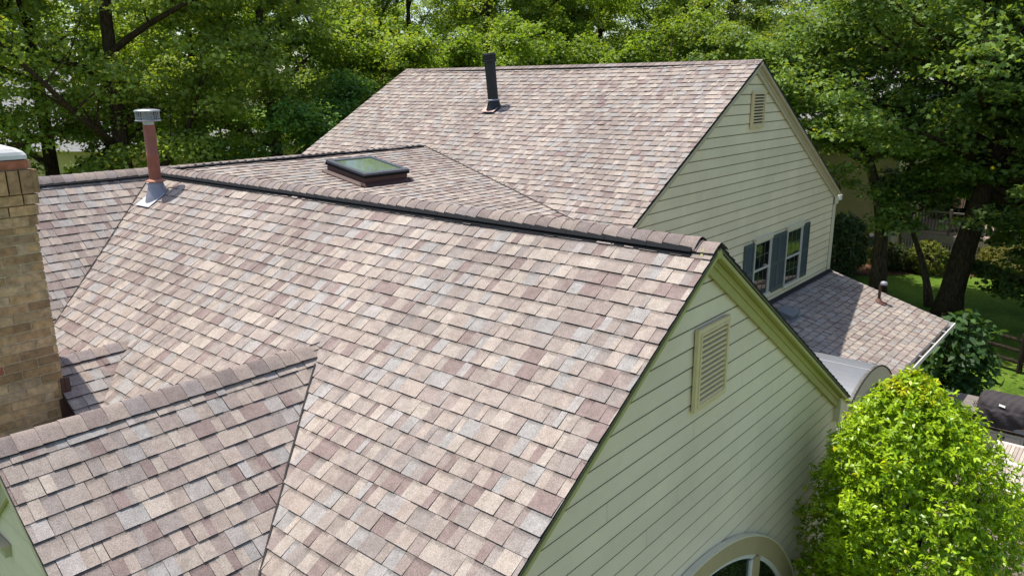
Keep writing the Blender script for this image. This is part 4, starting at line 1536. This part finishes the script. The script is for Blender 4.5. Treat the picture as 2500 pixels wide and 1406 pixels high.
tp.build('countertop', M['stone'], kit, bevel=0.006)
for x0, x1, hx in ((-2.10, -1.755, -1.80), (-1.745, -1.40, -1.70)):
    d = MB()
    d.bx(x0, x1, 17.765, 17.788, G + 0.10, G + 0.53)
    d.bx(x0 + 0.03, x1 - 0.03, 17.755, 17.766, G + 0.13, G + 0.50)
    do = d.build('cabinet_door', M['door'], kit)
    h = MB()
    h.tube([(hx, 17.75, G + 0.49), (hx, 17.72, G + 0.47), (hx, 17.72, G + 0.39), (hx, 17.75, G + 0.37)], 0.009, 6)
    h.lathe((hx, 17.755, G + 0.49), [(0.022, 0), (0.018, 0.012), (0, 0.014)], 10, Vector((0, -1, 0)))
    h.lathe((hx, 17.755, G + 0.37), [(0.016, 0), (0.012, 0.012), (0, 0.014)], 10, Vector((0, -1, 0)))
    h.build('handle', M['iron'], do)
fm = MB()
for a in ((-2.15, -2.105, 0.06, 0.585), (-1.395, -1.35, 0.06, 0.585)):
    fm.bx(a[0], a[1], 17.76, 17.79, G + a[2], G + a[3])
fm.bx(-2.105, -1.395, 17.76, 17.79, G + 0.54, G + 0.585)
fm.build('cabinet_frame', M['door'], kit)
gr = thing('barbecue', 'built in steel barbecue set into the counter under the black cover', 'barbecue', (-1.8, 18.1, G + 0.7))
g = MB()
g.bx(-2.25, -1.335, 17.70, 18.44, G + 0.70, G + 0.93)
gb = g.build('body', M['steel'], gr, bevel=0.006)
for x in (-2.18, -1.42):
    k = MB()
    k.lathe((x, 17.70, G + 0.81), [(0.03, 0), (0.028, 0.03), (0.0, 0.034)], 14, Vector((0, -1, 0)))
    k.build('knob', M['iron'], gr)
g = MB()
g.bx(-2.27, -1.315, 17.66, 17.70, G + 0.685, G + 0.703)
g.build('drip_tray', M['steel'], gr)
# canvas cover with folds
cv = MB()
nu, nv = 40, 26
prof = [(17.655, -0.155), (17.63, -0.06), (17.625, 0.04), (17.64, 0.14), (17.68, 0.26), (17.76, 0.345), (17.90, 0.385), (18.08, 0.395), (18.22, 0.375), (18.32, 0.30), (18.38, 0.16), (18.40, 0.02)]


def cover_pt(i, j):
    u = i / nu
    t = j / nv * (len(prof) - 1)
    a = min(int(t), len(prof) - 2)
    f = t - a
    y = prof[a][0] * (1 - f) + prof[a + 1][0] * f
    z = prof[a][1] * (1 - f) + prof[a + 1][1] * f
    x = -2.26 + 0.93 * u
    e = min(u, 1 - u)
    pull = max(0, 0.09 - e) / 0.09
    z -= pull ** 2 * 0.09 * (1 if z > 0.1 else 0)
    y += pull ** 2 * (0.04 if y < 18 else -0.04)
    if j < 4:       # hem sags in the middle
        z += (0.05 - 0.12 * math.sin(math.pi * u)) * (1 - j / 4) * 0.9
    z += 0.012 * math.sin(u * 23 + j * 0.5) * (1 if j < 9 else 0.4) + 0.008 * math.sin(u * 41 - j)
    y += 0.014 * math.sin(u * 17 + j * 0.8) + (-0.02 * math.sin(math.pi * u) if j < 8 else 0)
    return (x, y, G + 0.925 + z)


for i in range(nu):
    for j in range(nv):
        cv.face([cover_pt(i, j), cover_pt(i + 1, j), cover_pt(i + 1, j + 1), cover_pt(i, j + 1)])
for i in (0, nu):
    for j in range(nv):
        p, q = cover_pt(i, j), cover_pt(i, j + 1)
        cv.face([p, q, (q[0], q[1], G + 0.925), (p[0], p[1], min(p[2], G + 0.925))])
cvr = cv.build('barbecue_cover', M['cover'], None, smooth=True)
tag(cvr, 'black canvas cover with a white tag draped over the barbecue', 'cover')
tg = MB()
a, b = Vector(cover_pt(17, 9)), Vector(cover_pt(22, 9))
c = Vector(cover_pt(17, 11))
nn = (b - a).cross(c - a).normalized()
nn = nn if nn.z > 0 else -nn
tg.box(a + nn * 0.012, (b - a), (c - a) * 0.55, nn * 0.004)
tg.build('tag', M['white'], cvr)
tw = MB()
for kx in range(3):
    pts = [(-2.36 + 0.03 * kx + 0.014 * math.cos(a), 18.04 + 0.014 * math.sin(a), G + 0.925 + 0.012 * kx + a * 0.012) for a in np.linspace(0, 9, 26)]
    tw.tube(pts, 0.006, 5)
o = tw.build('wire_burner', M['iron'])
tag(o, 'small dark coiled wire holder on the counter beside the cover', 'holder')

# teak table
tb = thing('wooden_table', 'weathered slatted teak table with pale frame on the patio', 'table', (-0.9, 15.9, G))
tcol = [rgb(196, 184, 170), rgb(182, 170, 158), rgb(206, 194, 182), rgb(172, 158, 148)]
tt = MB()
zt = G + 0.75
x0, x1, y0, y1 = -1.72, -0.35, 14.72, 16.92
fcol = rgb(216, 206, 196)
for a in ((x0, x0 + 0.07, y0, y1), (x1 - 0.07, x1, y0, y1), (x0 + 0.07, x1 - 0.07, y0, y0 + 0.09), (x0 + 0.07, x1 - 0.07, y1 - 0.09, y1), (x0 + 0.07, x1 - 0.07, 15.90, 16.03)):
    tt.bx(a[0], a[1], a[2], a[3], zt - 0.035, zt + 0.002, fcol)
x = x0 + 0.076
while x < x1 - 0.12:
    for ya, yb in ((y0 + 0.092, 15.897), (16.033, y1 - 0.092)):
        tt.bx(x, x + 0.058, ya, yb, zt - 0.03, zt, rnd.choice(tcol))
    x += 0.066
tt.build('tabletop', M['teak'], tb)
for x, y in ((x0 + 0.1, y0 + 0.15), (x1 - 0.17, y0 + 0.15), (x0 + 0.1, y1 - 0.22), (x1 - 0.17, y1 - 0.22)):
    lg = MB()
    lg.bx(x, x + 0.07, y, y + 0.07, G + 0.02, zt - 0.036, tcol[1])
    lg.build('leg', M['teak'], tb)
for a in ((x0 + 0.08, x1 - 0.08, y0 + 0.10, y0 + 0.13), (x0 + 0.08, x1 - 0.08, y1 - 0.13, y1 - 0.10)):
    ap = MB()
    ap.bx(a[0], a[1], a[2], a[3], zt - 0.13, zt - 0.038, tcol[1])
    ap.build('apron', M['teak'], tb)

# ------------------------------------------------------------------ split rail fence
fence = thing('rail_fence', 'dark weathered split rail fence behind the counter', 'fence', (-2.2, 23.7, G))
fd = Vector((1, -0.37, 0)).normalized()
f0 = Vector((-6.4, 25.28, 0))
for k in range(4):
    p = f0 + fd * (2.25 * k)
    m_ = MB()
    m_.tube([(p.x, p.y, G - 0.05), (p.x, p.y, G + 1.1)], [0.075, 0.07], 8)
    m_.build('post', M['fence'], fence)
for k in range(3):
    for h in (0.92, 0.60, 0.30):
        a = f0 + fd * (2.25 * k) + Vector((0, 0, G + h + rnd.uniform(-.03, .03)))
        b = f0 + fd * (2.25 * (k + 1)) + Vector((0, 0, G + h + rnd.uniform(-.03, .03)))
        m_ = MB()
        m_.tube([a, a.lerp(b, .3) + Vector((0, 0, -.015)), a.lerp(b, .7) + Vector((0, 0, .01)), b], [0.05, 0.06, 0.055, 0.045], 7)
        m_.build('rail', M['fence'], fence)


# ------------------------------------------------------------------ neighbouring houses
def siding_box(mb, x0, x1, y, z0, z1, reveal, sgn=-1):
    z = z0
    while z < z1 - 0.01:
        zt = min(z + reveal, z1)
        k = rnd.uniform(0.96, 1.03)
        mb.face([(x0, y + sgn * 0.025, z), (x1, y + sgn * 0.025, z), (x1, y + sgn * 0.004, zt), (x0, y + sgn * 0.004, zt)], (k, k, k, 1))
        mb.face([(x0, y, z), (x1, y, z), (x1, y + sgn * 0.025, z), (x0, y + sgn * 0.025, z)], (0.35, 0.33, 0.28, 1))  # underside coloured dark to paint a shade line below the lap
        z = zt


nb = thing('neighbour_house', 'tan clapboard house behind the maples at the right', 'house', (-13, 38, G))
w = MB()
siding_box(w, -22, -8.55, 34.7, G, G + 5.6, 0.19)
w.bx(-22, -8.55, 34.71, 43, G, G + 5.6)
w.build('wall', M['tan'], nb)
c = MB()
c.bx(-8.62, -8.44, 34.66, 34.78, G, G + 5.6)
c.build('corner_board', M['trim_cream'], nb)
rf = MB()
rf.prism([(-22.4, 34.2, G + 5.45), (-22.4, 38.9, G + 8.4), (-22.4, 43.6, G + 5.45)], (14.3, 0, 0))
rf.build('roof', M['greyroof'], nb)
mt = MB()
mt.bx(-9.32, -9.02, 34.50, 34.66, G + 0.75, G + 1.1)
mt.lathe((-9.17, 34.49, G + 1.25), [(0.13, 0), (0.13, 0.07), (0.0, 0.1)], 14, Vector((0, -1, 0)))
mt.build('utility_box', M['zinc'], nb)
# deck
dk = thing('wooden_deck', 'raised wooden deck with railing and white lattice skirt', 'deck', (-5.5, 37.5, G))
d = MB()
d.bx(-8.44, -3.2, 36.4, 40.5, G + 1.15, G + 1.3, rgb(150, 132, 120))
d.bx(-8.44, -3.2, 36.36, 36.40, G + 0.95, G + 1.28, rgb(176, 166, 150))
d.build('platform', M['teak'], dk)
rl = MB()
rl.bx(-8.44, -3.2, 36.42, 36.50, G + 2.22, G + 2.28, rgb(134, 124, 114))
rl.bx(-8.44, -3.2, 36.44, 36.48, G + 1.42, G + 1.46, rgb(120, 110, 100))
x = -8.4
while x < -3.2:
    rl.bx(x, x + 0.035, 36.44, 36.48, G + 1.46, G + 2.22, rgb(104, 94, 84))
    x += 0.13
for x in (-8.4, -6.7, -5.0, -3.3):
    rl.bx(x, x + 0.1, 36.41, 36.51, G + 1.3, G + 2.4, rgb(120, 110, 100))
rl.build('railing', M['teak'], dk)
lt = MB()
x = -8.4
while x < -3.2:
    lt.bx(x, x + 0.05, 36.42, 36.44, G + 0.1, G + 0.95, rgb(220, 218, 212))
    x += 0.12
for zz in (0.15, 0.55, 0.85):
    lt.bx(-8.44, -3.2, 36.445, 36.455, G + zz, G + zz + 0.05, rgb(220, 218, 212))
lt.build('lattice', M['teak'], dk)
um = thing('patio_umbrella', 'closed striped patio umbrella on the neighbouring deck', 'umbrella', (-6.6, 37.6, G + 1.3))
m_ = MB()
m_.tube([(-6.6, 37.6, G + 1.3), (-6.6, 37.6, G + 3.6)], 0.025, 8)
m_.lathe((-6.6, 37.6, G + 1.3), [(0.26, 0), (0.24, 0.06), (0.05, 0.09), (0.04, 0.2)], 16)
m_.build('pole', M['iron'], um)
m_ = MB()
for k in range(16):
    a0, a1 = 2 * math.pi * k / 16, 2 * math.pi * (k + 1) / 16
    col = rgb(198, 150, 136) if k % 2 else rgb(222, 206, 190)
    rz = [(0.05, 3.62), (0.13, 3.2), (0.19, 2.7), (0.17, 2.35)]
    for (ra, za), (rb, zb_) in zip(rz[:-1], rz[1:]):
        fk = 1.15 if k % 2 else 0.9
        m_.face([(-6.6 + ra * fk * math.cos(a0), 37.6 + ra * fk * math.sin(a0), G + za), (-6.6 + ra * fk * math.cos(a1), 37.6 + ra * fk * math.sin(a1), G + za),
                 (-6.6 + rb * fk * math.cos(a1), 37.6 + rb * fk * math.sin(a1), G + zb_), (-6.6 + rb * fk * math.cos(a0), 37.6 + rb * fk * math.sin(a0), G + zb_)], col)
m_.build('canopy', M['fabric'], um)
pt = thing('deck_table', 'round white table on the neighbouring deck', 'table', (-5.6, 37.9, G + 1.3))
m_ = MB()
m_.lathe((-5.6, 37.9, G + 2.0), [(0.0, 0.03), (0.6, 0.03), (0.62, 0.015), (0.6, 0.0), (0.0, 0.0)], 26)
m_.build('tabletop', M['white'], pt)
m_ = MB()
m_.tube([(-5.6, 37.9, G + 1.3), (-5.6, 37.9, G + 2.0)], 0.05, 8)
m_.lathe((-5.6, 37.9, G + 1.3), [(0.32, 0), (0.28, 0.04), (0.05, 0.06)], 16)
m_.build('pedestal', M['white'], pt)

# left: yellow house with grey roof behind the wood
yh = thing('yellow_house', 'yellow clapboard house with pale grey roof behind the wood', 'house', (-44, 17, G))
ang_y = math.radians(37)
Ux = Vector((math.cos(ang_y), math.sin(ang_y), 0))
Uy = Vector((-math.sin(ang_y), math.cos(ang_y), 0))


def yp(a, b, z):
    v = Vector((-50.0, 9.0, G)) + Ux * a + Uy * b
    return (v.x, v.y, G + z)


w = MB()
zz = 0
while zz < 4.7:
    k_ = rnd.uniform(0.96, 1.03)
    w.face([yp(0, -0.03, zz), yp(13.5, -0.03, zz), yp(13.5, -0.005, zz + 0.2), yp(0, -0.005, zz + 0.2)], (k_, k_, k_, 1))
    w.face([yp(13.53, 0, zz), yp(13.53, 8, zz), yp(13.505, 8, zz + 0.2), yp(13.505, 0, zz + 0.2)], (k_, k_, k_, 1))
    zz += 0.2
w.prism([yp(0, 0, 0), yp(13.5, 0, 0), yp(13.5, 8, 0), yp(0, 8, 0)], (0, 0, 4.75))
w.build('wall', M['yellow'], yh)
rf = MB()
rf.prism([yp(-0.4, -0.5, 4.65), yp(-0.4, 4, 8.7), yp(-0.4, 8.5, 4.65)], Ux * 14.3)
rf.build('roof', M['greyroof'], yh)
ws = MB()
for a in (3.0, 6.6, 10.4):
    ws.prism([yp(a, -0.035, 2.6), yp(a + 0.9, -0.035, 2.6), yp(a + 0.9, -0.035, 4.0), yp(a, -0.035, 4.0)], Uy * -0.05)
wo = ws.build('window', M['white'], yh)
gs = MB()
for a in (3.0, 6.6, 10.4):
    gs.prism([yp(a + .08, -0.09, 2.68), yp(a + 0.82, -0.09, 2.68), yp(a + 0.82, -0.09, 3.92), yp(a + .08, -0.09, 3.92)], Uy * -0.01)
gs.build('pane', M['glass'], wo)
sh = thing('yellow_wing', 'low yellow garage with pale roof and white gutter left of the far roof', 'garage', (-34.3, 21.6, G))


def sp(a, b, z):
    v = Vector((-33.9, 21.95, G)) - Ux * a + Uy * b
    return (v.x, v.y, G + z)


w = MB()
w.prism([sp(0.2, 0.25, 0), sp(4.5, 0.25, 0), sp(4.5, 4.2, 0), sp(0.2, 4.2, 0)], (0, 0, 4.5))
w.build('wall', M['yellow'], sh)
rf = MB()
rf.prism([sp(0.9, 2.2, 5.5), sp(0.0, 0.0, 4.6), sp(4.7, 0.0, 4.6), sp(4.0, 2.2, 5.5)], (0, 0, -0.1))
rf.prism([sp(0.9, 2.2, 5.5), sp(0.0, 4.4, 4.6), sp(0.0, 0.0, 4.6)], (0, 0, -0.1))
rf.build('roof', M['greyroof'], sh)
gt = MB()
gt.prism([sp(-0.05, -0.10, 4.46), sp(4.75, -0.10, 4.46), sp(4.75, 0.02, 4.46), sp(-0.05, 0.02, 4.46)], (0, 0, 0.11))
gt.build('gutter', M['gutter'], sh)
